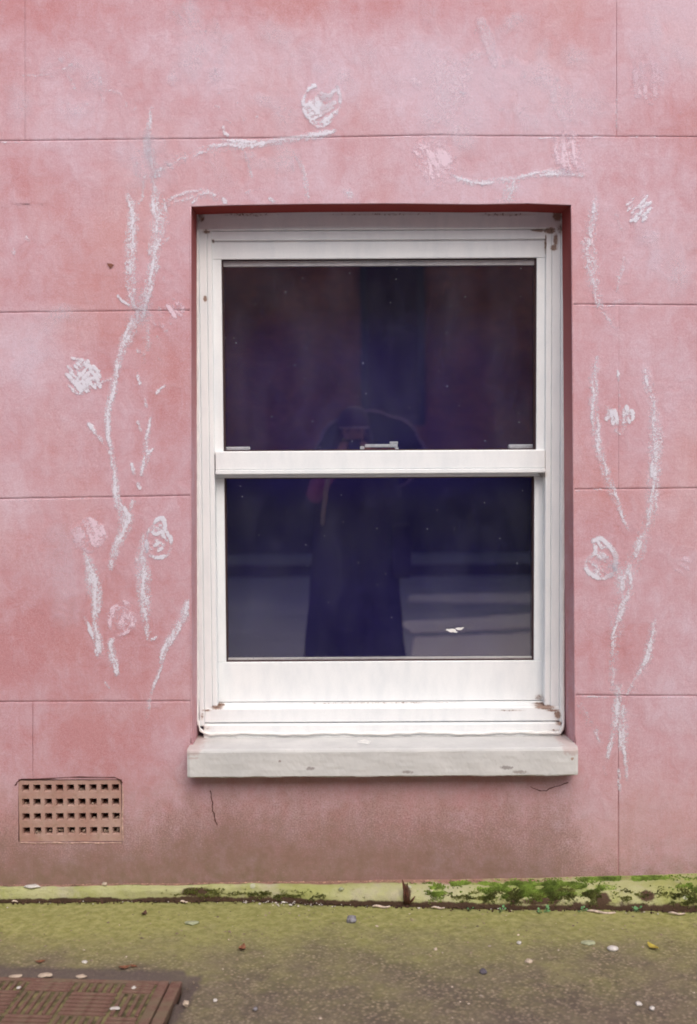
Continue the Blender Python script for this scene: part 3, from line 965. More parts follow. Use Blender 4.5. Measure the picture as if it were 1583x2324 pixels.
S = hatch(1469, 180, 92, 66, 1.5, 9, 13, .60, rnd=rr, jit=.4)
raster('chalk_flower', S, M_CHALKPINK, 'worn pale tulip at the top right')
S = hatch(982, 366, 84, 66, 1.1, 7, 20, .66, rnd=rr)
raster('chalk_flower', S, M_CHALKPINK, 'worn pale oval under the top joint left of its twin')
S = hatch(1288, 345, 82, 52, 1.3, 7, 18, .66, rnd=rr)
raster('chalk_flower', S, M_CHALKPINK, 'worn pale oval under the top joint near the right')
S = [([(1026, 400), (1050, 408), (1091, 415), (1161, 406), (1226, 395), (1270, 391), (1324, 397)], [8, 11, 11, 11, 11, 13, 7], [.56, .6, .58, .55, .58, .74, .6]), ([(1172, 405), (1160, 432), (1146, 452)], [14, 26, 30], [.5, .55, .5])]
raster('chalk_stroke', S, M_CHALK, 'bluish chalk stroke over the right half of the window')
S = [([(385, 458), (410, 450), (450, 440), (470, 436), (492, 446)], 18, .46), ([(438, 460), (446, 452)], 7, .72), ([(507, 452), (513, 460)], 7, .7), ([(614, 452), (628, 460)], 8, .66), ([(560, 440), (600, 430)], 14, .30), ([(790, 435), (800, 445)], 16, .5)]
raster('chalk_stroke', S, M_CHALK)
S = [([(110, 172), (135, 163), (166, 148)], 11, .42), ([(152, 168), (165, 190), (182, 218)], 7, .34), ([(219, 148), (226, 180), (236, 228)], 9, .40), ([(484, 152), (490, 180), (496, 210)], 9, .38), ([(40, 172), (90, 171), (125, 168)], 6, .30),
     ([(400, 30), (412, 45)], 14, .34), ([(285, 230), (290, 245)], 8, .36), ([(305, 230), (322, 236)], 8, .38), ([(130, 220), (160, 230)], 16, .26), ([(350, 130), (352, 145)], 8, .3), ([(240, 140), (300, 142)], 5, .28)]
rs = random.Random(21)
for (cx_, cy_, ww_, hh_, n_) in ((180, 190, 150, 90, 16), (450, 60, 110, 90, 12), (520, 240, 120, 60, 8), (1150, 110, 120, 90, 14), (1270, 210, 70, 100, 10), (1080, 250, 140, 60, 10), (620, 390, 120, 40, 10), (350, 330, 60, 120, 10), (330, 760, 60, 70, 12), (360, 700, 40, 60, 8), (1400, 700, 60, 60, 6), (60, 560, 50, 80, 4), (1500, 330, 60, 120, 6)):
    for _ in range(n_):
        x_, y_ = rs.gauss(cx_, ww_ * .45), rs.gauss(cy_, hh_ * .45)
        if 425 < x_ < 1305 and y_ > 440: continue
        L_, an_ = rs.uniform(8, 46), rs.gauss(1.35, .45) if rs.random() < .7 else rs.gauss(.05, .3)
        q_ = (x_ + math.cos(an_) * L_ * .5 + rs.uniform(-3, 3), y_ + math.sin(an_) * L_ * .5)
        S.append(([(x_, y_), q_, (x_ + math.cos(an_) * L_, y_ + math.sin(an_) * L_)], rs.uniform(4, 11), [rs.uniform(.15, .36), rs.uniform(.2, .42), .12]))
raster('chalk_scuff', S, M_CHALK)
S = [([(430, 15), (436, 40), (448, 62)], 36, .44), ([(395, 28), (415, 45)], 24, .36), ([(436, 95), (440, 130)], 34, .34), ([(1012, 170), (1020, 215)], 84, .50), ([(995, 270), (1040, 228)], 24, .45),
     ([(1093, 50), (1108, 90), (1124, 148)], [20, 28, 14], .56), ([(1256, 190), (1260, 235), (1278, 268)], 18, .5), ([(1240, 100), (1225, 130)], 26, .3), ([(300, 430), (372, 350)], 30, .30), ([(1285, 270), (1300, 235)], 14, .44),
     ([(1535, 110), (1560, 130)], 40, .36), ([(700, 120), (660, 150)], 50, .26), ([(138, 1220), (150, 1390)], 60, .30)]
rs = random.Random(5)
for (cx_, cy_, wx_, wy_, n_) in ((1080, 170, 190, 100, 22), (460, 90, 120, 90, 14), (170, 180, 130, 80, 10), (1280, 220, 50, 70, 8), (760, 150, 160, 90, 10), (560, 350, 140, 40, 8), (1490, 80, 70, 80, 6), (90, 780, 60, 80, 6), (330, 340, 50, 50, 6), (1500, 560, 60, 100, 6)):
    for _ in range(n_):
        x_, y_ = rs.gauss(cx_, wx_ * .5), rs.gauss(cy_, wy_ * .5)
        an_ = rs.uniform(-.4, 1.9); L_ = rs.uniform(25, 90); bd = rs.uniform(-22, 22)
        S.append(([(x_, y_), (x_ + math.cos(an_) * L_ * .5 - math.sin(an_) * bd, y_ + math.sin(an_) * L_ * .5 + math.cos(an_) * bd), (x_ + math.cos(an_) * L_, y_ + math.sin(an_) * L_)], rs.uniform(14, 52), [rs.uniform(.16, .4), rs.uniform(.24, .52), .10]))
raster('chalk_smudge', S, M_SMUDGE, step=4.0)
# chalk and paint caught on the lower lips of the joints
S = [([(0, 322), (60, 322), (100, 320)], 3.5, [.6, .7, .3]), ([(880, 311), (930, 311), (990, 310)], 3.5, .6), ([(1225, 312), (1330, 312), (1490, 312)], 3.5, [.7, .7, .5]), ([(1399, 190), (1400, 240), (1400, 292)], 4, [.35, .75, .6]),
     ([(1310, 693), (1360, 694), (1400, 694)], 4, .7), ([(1305, 1113), (1345, 1112), (1380, 1111)], 3.5, .6), ([(1320, 1580), (1350, 1581), (1410, 1581)], 4, .8), ([(1480, 1582), (1580, 1583)], 3, .5),
     ([(340, 1596), (430, 1594)], 3.5, .5), ([(205, 1596), (250, 1595)], 3.5, .7), ([(20, 1136), (120, 1134), (200, 1131)], 3, .5)]
S = [(p_, w_, (np.array(s_) * .62).tolist() if hasattr(s_, '__len__') else s_ * .62) for p_, w_, s_ in S]
raster('chalk_line', S, M_CHALK, step=1.4)

# a chip in the render, and the crack under the sill
bm = bmesh.new()
pc = U(251, 603, -.001)
ring = [(-.010, .007), (.004, .006), (.011, .002), (.005, -.005), (-.001, -.009), (-.005, -.002)]
vv = [bm.verts.new(pc + Vector((x, -.0012, z))) for x, z in ring]
ct = bm.verts.new(pc + Vector((.001, -.0022, 0)))
for i in range(6): bm.faces.new((vv[i], ct, vv[(i + 1) % 6]))
obj('chip', mesh_bm(bm, 'chip'), simple('bare_plaster', (.20, .085, .06), .95, .3, 300), wall)
bm = bmesh.new()
for pts, r in (([(478, 1795), (481, 1810), (484, 1822), (482, 1840), (488, 1852), (490, 1866), (497, 1876)], .0016),
               ([(1205, 1785), (1225, 1795), (1240, 1794), (1252, 1787), (1275, 1782), (1300, 1772)], .0014),
               ([(35, 1784), (40, 1776), (47, 1768), (110, 1766), (180, 1764), (262, 1765), (272, 1770), (283, 1780)], .0018)):
    pts2 = []
    for (a, b) in zip(pts[:-1], pts[1:]):
        for t in (0, .33, .66):
            pts2.append(U(a[0] + (b[0] - a[0]) * t + random.uniform(-1.5, 1.5), a[1] + (b[1] - a[1]) * t + random.uniform(-1, 1), -.0012))
    tube(bm, pts2, [r * random.uniform(.4, 1.2) for _ in pts2], 5)
obj('crack', mesh_bm(bm, 'crack'), simple('crack_shadow_dirt', (.085, .035, .028), 1.0, .3, 200), wall)

# ------------------------------------------------------------------ the sash window
wc = U(865, 1668, RV)
win = thing('sash_window', 'white double glazed sash window in the pink wall with dark reflecting panes', 'window', (wc.x, RV, wc.z))


def X(px, Y=RV, py=1070): return U(px, py, Y).x
def Z(py, Y=RV, px=865): return U(px, py, Y).z


F0 = RV
part = lambda name, me, mat, par=win, **k: obj(name, me, mat, par, **k)
zs_top, zs_bot = Z(470), Z(1668)
jl0, jl1 = X(446), X(487)
jr0, jr1 = X(1239), X(1284)
# jambs: outer fillet, main face and a stepped staff bead
bm = bmesh.new()
add_box(bm, jl0, X(458), F0 - .004, F0 + .10, Z(1646), zs_top, .003)
add_box(bm, X(458) + .0003, X(476), F0 + .002, F0 + .10, Z(1612), zs_top, .002)
add_box(bm, X(476) + .0003, jl1, F0 + .006, F0 + .10, Z(1612), zs_top, .002)
part('jamb', mesh_bm(bm, 'jamb'), M_FRAME)
bm = bmesh.new()
add_box(bm, X(1272), jr1, F0 - .004, F0 + .10, Z(1646), zs_top, .003)
add_box(bm, X(1252), X(1272) - .0003, F0 + .002, F0 + .10, Z(1612), zs_top, .002)
add_box(bm, jr0, X(1252) - .0003, F0 + .006, F0 + .10, Z(1612), zs_top, .002)
part('jamb', mesh_bm(bm, 'jamb'), M_FRAME)
bm = bmesh.new()
add_box(bm, X(458), X(1272), F0 + .0005, F0 + .10, Z(521), zs_top, .003)
add_box(bm, X(484), X(1240), F0 + .0085, F0 + .10, Z(543), Z(521) - .0008, .002)
part('head', mesh_bm(bm, 'head'), M_FRAME)
# frame sill: two steps
bm = bmesh.new()
add_box(bm, X(458), X(1273), F0 - .002, F0 + .12, Z(1638.0), Z(1606), .003)
add_box(bm, X(456), X(1275), F0 - .014, F0 + .12, Z(1676), Z(1640), .004)
part('frame_sill', mesh_bm(bm, 'frame_sill'), M_FRAME)
# caulking bead round the frame
bm = bmesh.new()
lp = [U(448.5, y, F0 - .003) for y in np.linspace(492, 1630, 24)]
rp = [U(1280.5 - (y - 492) * .0022, y, F0 - .003) for y in np.linspace(1630, 492, 24)]
corner_l = [U(451, 1645, F0 - .012), U(456, 1657, F0 - .015), U(466, 1664, F0 - .017)]
corner_r = [U(1271, 1663, F0 - .017), U(1277, 1655, F0 - .015), U(1279, 1642, F0 - .012)]
mid = [U(x, 1665.5 - (x - 480) * .004 + 1.4 * math.sin(x * .031) + .8 * math.sin(x * .11), F0 - .018) for x in np.linspace(480, 1258, 60)]
pts = lp + corner_l + mid + corner_r + rp
tube(bm, pts, [.0052 * (1 + .18 * math.sin(i * 2.1)) for i in range(len(pts))], 8)
part('caulk_bead', mesh_bm(bm, 'caulk_bead', True), M_CAULK)

# upper sash
us = obj('upper_sash', box_me('upper_sash', X(472), X(1252), F0 + .034, F0 + .060, Z(588), Z(540), 0), M_FRAME, win)   # top rail core
YU = F0 + .018
gx0, gx1 = X(505, YU, 800), X(1218.5, YU, 800)
gz0, gz1 = Z(1023, YU), Z(586.5, YU)


def sub(name, me, mat, par, **k):
    o = obj(name, me, mat, None, **k)
    o.parent = par
    o.matrix_parent_inverse = Matrix.Translation(-Vector(win.location)) if False else Matrix.Identity(4)
    return o


sub('top_rail', box_me('top_rail', X(486), X(1240), YU, YU + .045, gz1, Z(543.5, YU) + .004, .0022), M_FRAME, us)
sub('stile', box_me('stile', X(480), gx0, YU + .0004, YU + .045, gz0 - .01, gz1 - .0004, .0015), M_FRAME, us)
sub('stile', box_me('stile', gx1, X(1246), YU + .0004, YU + .045, gz0 - .01, gz1 - .0004, .0015), M_FRAME, us)
ym = F0 + .0015
bm = bmesh.new()
add_box(bm, X(489.5, ym), X(1238, ym), ym, YU + .050, Z(1064.5, ym), Z(1022.5, ym), .003)
add_box(bm, X(489.5, ym), X(1238, ym), ym - .0045, YU + .040, Z(1074.5, ym), Z(1064.5, ym) - .0003, .002)
sub('meeting_rail', mesh_bm(bm, 'meeting_rail'), M_FRAME, us)
yg = YU + .016


def ring_me(name, x0, x1, z0, z1, t, y0, y1):
    bm = bmesh.new()
    add_box(bm, x0, x1, y0, y1, z1 - t, z1)
    add_box(bm, x0, x1, y0, y1, z0, z0 + t)
    add_box(bm, x0, x0 + t, y0 + .0002, y1, z0 + t, z1 - t)
    add_box(bm, x1 - t, x1, y0 + .0002, y1, z0 + t, z1 - t)
    return mesh_bm(bm, name)


sub('gasket', ring_me('gasket', gx0, gx1, gz0, gz1, .0040, yg - .005, yg + .030), M_GASKET, us)
sub('pane', box_me('pane', gx0 + .001, gx1 - .001, yg, yg + .004, gz0 + .001, gz1 - .001), M_GLASS, us)
sub('pane', box_me('pane', gx0 + .001, gx1 - .001, yg + .020, yg + .024, gz0 + .001, gz1 - .001), M_GLASS, us)
sub('spacer_bar', box_me('spacer_bar', gx0 + .0042, gx1 - .0042, yg + .005, yg + .019, gz1 - .0185, gz1 - .0042), M_SPACER, us)

# lower sash
YL = F0 + .050
lx0, lx1 = X(511.5, YL, 1300), X(1213, YL, 1300)
lz0, lz1 = Z(1501, YL), Z(1083, YL)
ls = obj('lower_sash', box_me('lower_sash', X(480, YL), X(1246, YL), YL + .0006, YL + .045, lz1, Z(1020, YL), .002), M_FRAME, win)   # inner meeting rail
sub('stile', box_me('stile', X(476, YL), lx0, YL, YL + .045, lz0 + .0003, lz1 - .0004, .002), M_FRAME, ls)
sub('stile', box_me('stile', lx1, X(1250, YL), YL, YL + .045, lz0 + .0003, lz1 - .0004, .002), M_FRAME, ls)
bm = bmesh.new()
add_box(bm, X(486, YL), X(1238, YL), YL - .002, YL + .045, Z(1591, YL), lz0, .002)
add_box(bm, X(487, YL), X(1237, YL), YL - .006, YL + .045, Z(1600, YL), Z(1592.5, YL), .0015)
sub('bottom_rail', mesh_bm(bm, 'bottom_rail'), M_FRAME, ls)
yg2 = YL + .014
sub('gasket', ring_me('gasket', lx0, lx1, lz0, lz1, .0038, yg2 - .006, yg2 + .030), M_GASKET, ls)
sub('pane', box_me('pane', lx0 + .001, lx1 - .001, yg2, yg2 + .004, lz0 + .001, lz1 - .001), M_GLASS, ls)
sub('pane', box_me('pane', lx0 + .001, lx1 - .001, yg2 + .020, yg2 + .024, lz0 + .001, lz1 - .001), M_GLASS, ls)
sub('spacer_bar', box_me('spacer_bar', lx0 + .004, lx1 - .004, yg2 + .005, yg2 + .019, lz0 + .004, lz0 + .0085), M_SPACER, ls)
# sash lock and the two lift stops, seen through the upper pane on the inner meeting rail
yk = YL + .030
zr = Z(1020, YL) + .0003
bm = bmesh.new()
add_box(bm, X(829, yk), X(903, yk), yk - .012, yk + .012, zr + .006, zr + .016, .002)
add_box(bm, X(885, yk), X(904, yk), yk - .010, yk + .010, zr + .0165, zr + .024, .002)
add_box(bm, X(818, yk), X(828, yk), yk - .012, yk + .012, zr, zr + .010, .003)
add_box(bm, X(896, yk), X(905, yk), yk - .012, yk + .012, zr, zr + .0055, .001)
lk = obj('sash_lock', mesh_bm(bm, 'sash_lock'), M_METAL, win)
bm = bmesh.new()
for i in range(16):
    xk = X(829 + i * 4.4, yk)
    add_box(bm, xk, xk + .0035, yk - .011 + random.uniform(-.002, .002), yk + .009, zr, zr + random.uniform(.003, .0058), .0008)
sub('rusty_keep', mesh_bm(bm, 'rusty_keep'), simple('rust_flakes', (.16, .045, .025), .9, .5, 300), lk)
for a, b, t in ((508, 569, .0105), (1154, 1216, .0130)):
    obj('sash_stop', box_me('sash_stop', X(a, yk), X(b, yk), yk - .012, yk + .012, zr, zr + t, .004), M_METAL, win)
# white paint splash on the lower pane
bm = bmesh.new()
for (x, y, w, h) in ((1026, 1431, 20, 9), (1042, 1427, 18, 6), (1016, 1429, 8, 4), (1034, 1434, 12, 4), (1050, 1425, 8, 3)):
    c = U(x, y, yg2 - .0005)
    ring = [bm.verts.new(c + Vector((math.cos(a) * w * .00065 * random.uniform(.7, 1.2), -.0004, math.sin(a) * h * .00065 * random.uniform(.7, 1.2)))) for a in np.linspace(0, 2 * math.pi, 11)[:-1]]
    bm.faces.new(ring)
sub('paint_splash', mesh_bm(bm, 'paint_splash'), M_CAULK, ls)

# dark room behind the glass
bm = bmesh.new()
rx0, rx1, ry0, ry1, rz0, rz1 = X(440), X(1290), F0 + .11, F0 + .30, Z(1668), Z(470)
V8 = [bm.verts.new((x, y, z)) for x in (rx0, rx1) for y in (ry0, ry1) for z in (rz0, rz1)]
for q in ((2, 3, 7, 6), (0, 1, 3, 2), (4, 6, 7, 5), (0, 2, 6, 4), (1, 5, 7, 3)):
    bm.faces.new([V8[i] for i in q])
obj('room_interior', mesh_bm(bm, 'room_interior'), M_ROOM, None, kind='structure')

# ------------------------------------------------------------------ stone sill
SP = .066
zf_t, zf_b = U(868, 1700, -SP).z, U(868, SILL_B + .5, -SP).z
sx0, sx1 = U(425, 1730, -SP).x, U(1313, 1730, -SP).x
nx_, rows_ = 150, []
zbk = Z(1668) - .004
zl = lambda y: zf_t + .001 + (zbk - zf_t) * (y + SP) / (RV + SP)
prof = [(RV + .02, zl(RV + .02)), (.06, zl(.06)), (0.01, zl(.01)), (-.03, zl(-.03)), (-SP + .014, zl(-SP + .014)), (-SP + .008, zf_t + .001), (-SP + .003, zf_t - .002), (-SP, zf_t - .008)]
for t in np.linspace(.15, .95, 8): prof.append((-SP, zf_t + (zf_b - zf_t) * t))
prof += [(-SP + .002, zf_b + .0015), (-SP + .006, zf_b), (-.02, zf_b), (.03, zf_b)]
sv, sf = [], []
for i in range(nx_ + 1):
    u = i / nx_
    x = sx0 + (sx1 - sx0) * u
    endc = min(u, 1 - u) * (sx1 - sx0)
    for j, (y, z) in enumerate(prof):
        n1 = mnoise.noise(Vector((x * 18, j * .7, 1.3))); n2 = mnoise.noise(Vector((x * 70, j * 2.0, 5)))
        rnd = max(0, .006 - endc) if y < -.02 else 0
        wob = .0010 * n1 + .0006 * n2
        zz = z + wob * (1.8 if z < zf_b + .004 else 1)
        yy = y + (wob if y < 0 else 0) + rnd * .6
        xx = x
        # behind the wall face the sill is only as wide as the opening
        if y > .002:
            xx = min(max(x, U(430, 1690, 0).x), U(1308, 1690, 0).x)
        sv.append((xx, yy, zz + ROLLZ * 0 if False else zz))
m = len(prof)
for i in range(nx_):
    for j in range(m - 1):
        a = i * m + j
        sf.append((a, a + m, a + m + 1, a + 1))
sf.append(tuple(range(m)))
sf.append(tuple(reversed(range(nx_ * m, nx_ * m + m))))
sill = obj('window_sill', mesh_np('window_sill', sv, sf), M_SILL, None, 'pale grey painted stone sill jutting out under the white sash window', 'window sill')
# flake of paint lying on the sill top
obj('paint_flake', (lambda b: (b.faces.new([b.verts.new(U(x, y, -.02) + Vector((0, 0, .003 + dz))) for x, y, dz in ((811, 1668 + 18, .0), (822, 1689, .001), (838, 1691, 0), (842, 1685, .002), (826, 1682, .002))]), mesh_bm(b, 'paint_flake'))[1])(bmesh.new()), M_CAULK, sill)

# ------------------------------------------------------------------ air brick
cx0, cx1, cz0, cz1 = bx0 + .0015, bx1 - .0015, bz0 + .0015, bz1 - .0035
cols = [59, 84.5, 110, 136, 161, 186.5, 212, 238, 263]
rows = [1789, 1821, 1854, 1886]
hx = [U(c, 1840, 0).x for c in cols]
hz = [U(160, r, 0).z for r in rows]
ab = thing('air_brick', 'terracotta air brick with four rows of square holes low on the left', 'air brick', ((cx0 + cx1) / 2, 0, cz0))
bm = bmesh.new()
YF = .0015
ho, hi_, hd = .0112, .0088, .010


def quad(*p): bm.faces.new([bm.verts.new(q) for q in p])


ex = sorted([cx0, cx1] + [x + s * ho for x in hx for s in (-1, 1)])
ez = sorted([cz0, cz1] + [z + s * ho for z in hz for s in (-1, 1)])
rb = random.Random(11)
for i in range(len(ex) - 1):
    for j in range(len(ez) - 1):
        if i % 2 == 1 and j % 2 == 1: continue
        # rows between holes are slightly proud bars
        dy = 0.0
        quad((ex[i], YF + dy, ez[j]), (ex[i + 1], YF + dy, ez[j]), (ex[i + 1], YF + dy, ez[j + 1]), (ex[i], YF + dy, ez[j + 1]))
for x in hx:
    for z in hz:
        jx, jz = rb.uniform(-.0008, .0008), rb.uniform(-.0008, .0008)
        a = [(x - ho, YF, z - ho), (x + ho, YF, z - ho), (x + ho, YF, z + ho), (x - ho, YF, z + ho)]
        b = [(x - hi_ + jx, YF + hd, z - hi_ + jz), (x + hi_ + jx, YF + hd, z - hi_ + jz), (x + hi_ + jx, YF + hd, z + hi_ + jz), (x - hi_ + jx, YF + hd, z + hi_ + jz)]
        c = [(p[0], YF + .06, p[2]) for p in b]
        for k in range(4):
            l = (k + 1) % 4
            quad(a[k], a[l], b[l], b[k]); quad(b[k], b[l], c[l], c[k])
for (p, q, r, s) in (((cx0, YF, cz0), (cx1, YF, cz0), (cx1, .05, cz0), (cx0, .05, cz0)), ((cx0, YF, cz1), (cx0, .05, cz1), (cx1, .05, cz1), (cx1, YF, cz1)),
                     ((cx0, YF, cz0), (cx0, .05, cz0), (cx0, .05, cz1), (cx0, YF, cz1)), ((cx1, YF, cz0), (cx1, YF, cz1), (cx1, .05, cz1), (cx1, .05, cz0))):
    quad(p, q, r, s)
bmesh.ops.remove_doubles(bm, verts=bm.verts, dist=.00005)
obj('pierced_face', mesh_bm(bm, 'pierced_face'), M_TERRA, ab)
bm = bmesh.new()
add_box(bm, bx0 - .003, bx1 + .003, .063, .10, bz0 - .005, bz1 + .005)
obj('dark_back', mesh_bm(bm, 'dark_back'), M_DARK, ab)
# grit lodged in some holes
bm = bmesh.new()
for (c, r) in ((0, 1), (1, 3), (3, 3), (6, 2), (8, 3), (5, 3), (4, 3), (2, 3), (5, 0), (7, 3), (8, 2), (6, 1)):
    for _ in range(4 if r == 3 else 2):
        p = Vector((hx[c] + rb.uniform(-.006, .006), YF + rb.uniform(.006, .02), hz[r] - .004 + rb.uniform(-.004, .006 if r == 3 else 0)))
        rr_ = bmesh.ops.create_icosphere(bm, subdivisions=1, radius=rb.uniform(.0025, .005))
        for v in rr_['verts']: v.co = v.co * rb.uniform(.8, 1.2) + p
obj('lodged_grit', mesh_bm(bm, 'lodged_grit'), simple('grit_dust', (.30, .22, .17), .95, .6, 150), ab, kind='stuff')
# pale mortar edge right and under the brick
bm = bmesh.new()
tube(bm, [U(279 + .8 * math.sin(y * .07), y, -.0005) for y in np.linspace(1782, 1908, 22)], [.0022 * random.uniform(.5, 1.3) for _ in range(22)], 6)
tube(bm, [U(x, 1913 + .7 * math.sin(x * .09), -.0005) for x in np.linspace(46, 276, 34)], [.0020 * random.uniform(.3, 1.4) for _ in range(34)], 6)
obj('mortar_edge', mesh_bm(bm, 'mortar_edge'), simple('mortar', (.50, .33, .27), .95, .25, 120), ab)

# ------------------------------------------------------------------ pavement, road and the far side of the street
def grid_axis(a, b, d0, d1, fine, coarse_n):
    fine_ = np.arange(d0, d1 + 1e-6, fine)
    left = np.linspace(a, d0, coarse_n)[:-1] if d0 > a else np.array([])
    right = np.linspace(d1, b, coarse_n)[1:] if b > d1 else np.array([])
    return np.concatenate([left, fine_, right])


gx = grid_axis(-30, 30, -1.7, 1.7, .011, 14)
gy = np.concatenate([np.arange(.02, -1.05, -.011), [-1.2, -1.4, -1.62]])
GXX, GYY = np.meshgrid(gx, gy)
tr, tl, brr = G(388, 2229), G(0, 2219), G(364, 2316)
cu = (tl - tr).normalized()
cv = Vector((cu.y, -cu.x, 0))
if cv.y > 0: cv = -cv
# distance outside the cover's outline for the dark band
ux = (GXX - tr.x) * cu.x + (GYY - tr.y) * cu.y
vy = (GXX - tr.x) * cv.x + (GYY - tr.y) * cv.y
out_ = np.maximum.reduce([-ux - .035, -vy, np.zeros_like(ux)])
dark_band = np.exp(-(out_ / np.where(ux > -.03, .075, .045)) ** 2) * 1.15
dark_band *= np.clip(1.0 - np.clip(vy - .05, 0, 1) * (ux < -.0) * 2.2, .15, 1)
alg_d = -GYY
alg = np.interp(alg_d, [0, .05, .13, .24, .40, .65, 1.2], [.62, .86, .88, .68, .44, .28, .20])
alg += .20 * np.exp(-((GXX + .75) / .5) ** 2) * np.interp(alg_d, [0, .25, .45], [1, .7, 0])
alg += .10 * np.interp(GXX, [.3, 1.0], [0, 1]) * np.interp(alg_d, [0, .2, .4], [1, .5, 0])
zz = np.zeros_like(GXX)
for j in range(GXX.shape[0]):
    for i in range(GXX.shape[1]):
        if abs(GXX[j, i]) < 1.75 and GYY[j, i] > -1.06:
            p = Vector((GXX[j, i], GYY[j, i], 0))
            zz[j, i] = .0035 * mnoise.noise(p * 5) + .0016 * mnoise.noise(p * 23) + .0012 * mnoise.noise(p * 60)
zz -= .012 * np.exp(-(out_ / .030) ** 2)
zz -= .030 * ((ux > -.03) & (vy > .0))
nvx, nvy = len(gx), len(gy)
pv = np.stack([GXX, GYY, zz], -1).reshape(-1, 3)
ii, jj = np.meshgrid(np.arange(nvx - 1), np.arange(nvy - 1))
q = (jj * nvx + ii).ravel()
pf = np.stack([q, q + nvx, q + nvx + 1, q + 1], 1)
obj('pavement', mesh_np('pavement', pv.tolist(), pf.tolist(), True, {'algae': alg.ravel(), 'tar': dark_band.ravel()}), M_PAVE, None, kind='structure')


def street_material(name, a, b, scale=4, rough=.8):
    k = NT(name)
    c = k.mix(k.ramp(k.noise(scale, 6, .65), .3, .7), a, b)
    c = k.mix(k.ramp(k.noise(scale * 25, 4, .7), .5, .75, 0, .4), c, tuple(x * .5 for x in a))
    return k.done(k.bsdf(c, rough, .3, k.bump(k.noise(120, 4), .3, .004)))


M_ROAD = street_material('road_asphalt', (.30, .295, .31), (.42, .41, .43), 1.2, .6)
M_FARPAVE = street_material('far_pavement', (.34, .33, .33), (.42, .41, .40), 2)
M_KERB = street_material('kerb_stone', (.20, .19, .18), (.30, .28, .27), 6)
M_PAINT = street_material('worn_road_paint', (.80, .70, .64), (.88, .80, .74), 5)
KY0, KY1 = -1.62, -1.76
FK = -9.6
sheet = lambda name, x0, x1, y0, y1, z, mat, kind='structure': obj(name, (lambda b: (b.faces.new([b.verts.new(v) for v in ((x0, y0, z), (x0, y1, z), (x1, y1, z), (x1, y0, z))]), mesh_bm(b, name))[1])(bmesh.new()), mat, None, kind=kind)
obj('near_kerb', box_me('near_kerb', -30, 30, KY1, KY0 - .002, -.25, .002, .012), M_KERB, None, kind='structure')
sheet('ground', -300, 300, 300, -300, -.16, M_ROAD)
sheet('road', -30, 30, KY1, FK, -.12, M_ROAD)
obj('far_kerb', box_me('far_kerb', -30, 30, FK - .15, FK - .002, -.25, .0, .012), simple('far_kerb_stone', (.06, .055, .055), .9, .2), None, kind='structure')
obj('far_pavement', box_me('far_pavement', -30, 30, -11.2, FK - .152, -.25, -.004, 0), M_FARPAVE, None, kind='structure')
# worn paint on the road behind the photographer
bm = bmesh.new()
for pts in (((.60, -7.85), (2.8, -8.15), (2.8, -7.05), (.55, -7.35)), ((.40, -6.05), (2.6, -6.95), (2.6, -6.05), (.50, -5.45)), ((.50, -5.25), (2.6, -5.75), (2.6, -4.2), (.42, -4.2))):
    bm.faces.new([bm.verts.new((x, y, -.116)) for x, y in pts])
obj('road_marking', mesh_bm(bm, 'road_marking'), M_PAINT, None, kind='structure')


def brick_material():
    k = NT('far_brick')
    b = k.n('TexBrick')
    sw = k.n('Mapping'); k.set(sw.inputs[0], k.co)
    sw.inputs['Rotation'].default_value = (R(90), 0, 0)
    k.set(b.inputs['Vector'], sw.outputs[0])
    b.inputs['Scale'].default_value = 4.4
    b.inputs['Color1'].default_value = (.58, .22, .13, 1)
    b.inputs['Color2'].default_value = (.44, .17, .11, 1)
    b.inputs['Mortar'].default_value = (.33, .27, .22, 1)
    b.inputs['Mortar Size'].default_value = .015
    c = k.mix(k.ramp(k.noise(1.5, 5), .35, .7, 0, .5), b.outputs[0], (.13, .06, .05))
    return k.done(k.bsdf(c, .9, .2))


M_BRICK = brick_material()
hb = thing('brick_house', 'dark brick house across the street, seen only as a reflection in the panes', 'house', (0, -11.2, 0))
bm = bmesh.new()
add_box(bm, -14, 14, -16, -11.2, -.2, 6.2)
obj('house_walls', mesh_bm(bm, 'house_walls'), M_BRICK, hb)
obj('plinth', box_me('plinth', -14, 14, -11.2, -11.14, -.1, 1.15, .01), simple('plinth_paint', (.035, .034, .045), .8, .2), hb)
for x, hw in ((-5.2, .62), (.56, .40), (5.6, .62)):
    f_ = obj('window', box_me('window', x - hw, x + hw, -11.2, -11.12, 1.6, 3.9, .02), simple('far_frame', (.08, .075, .07), .6, .1), hb)
    sub('pane', box_me('pane', x - hw + .09, x + hw - .09, -11.13, -11.115, 1.72, 3.78), simple('far_glass', (.02, .02, .025), .15, .1, spec=.5), f_)

# ------------------------------------------------------------------ mossy ledge along the foot of the wall
LB = ([-1200, 0, 300, 560, 720, 800, 1000, 1150, 1300, 1450, 1583, 2800], [2054, 2050, 2047, 2046, 2052, 2056, 2060, 2066, 2066, 2068, 2072, 2080])
LT = ([-1200, 0, 400, 800, 1000, 1200, 1400, 1583, 2800], [2014, 2009, 2005, 1999, 1996, 1993, 1988, 1982, 1975])


def ledge_dims(x_world):
    px = W_ / 2 + x_world * FPX / 3.74
    px = min(max(px, -1190), 2790)
    p = -G(px, interp(px, *LB)).y
    h = U(px, interp(px, *LT), 0).z
    return max(p, .025), max(h, .03), px


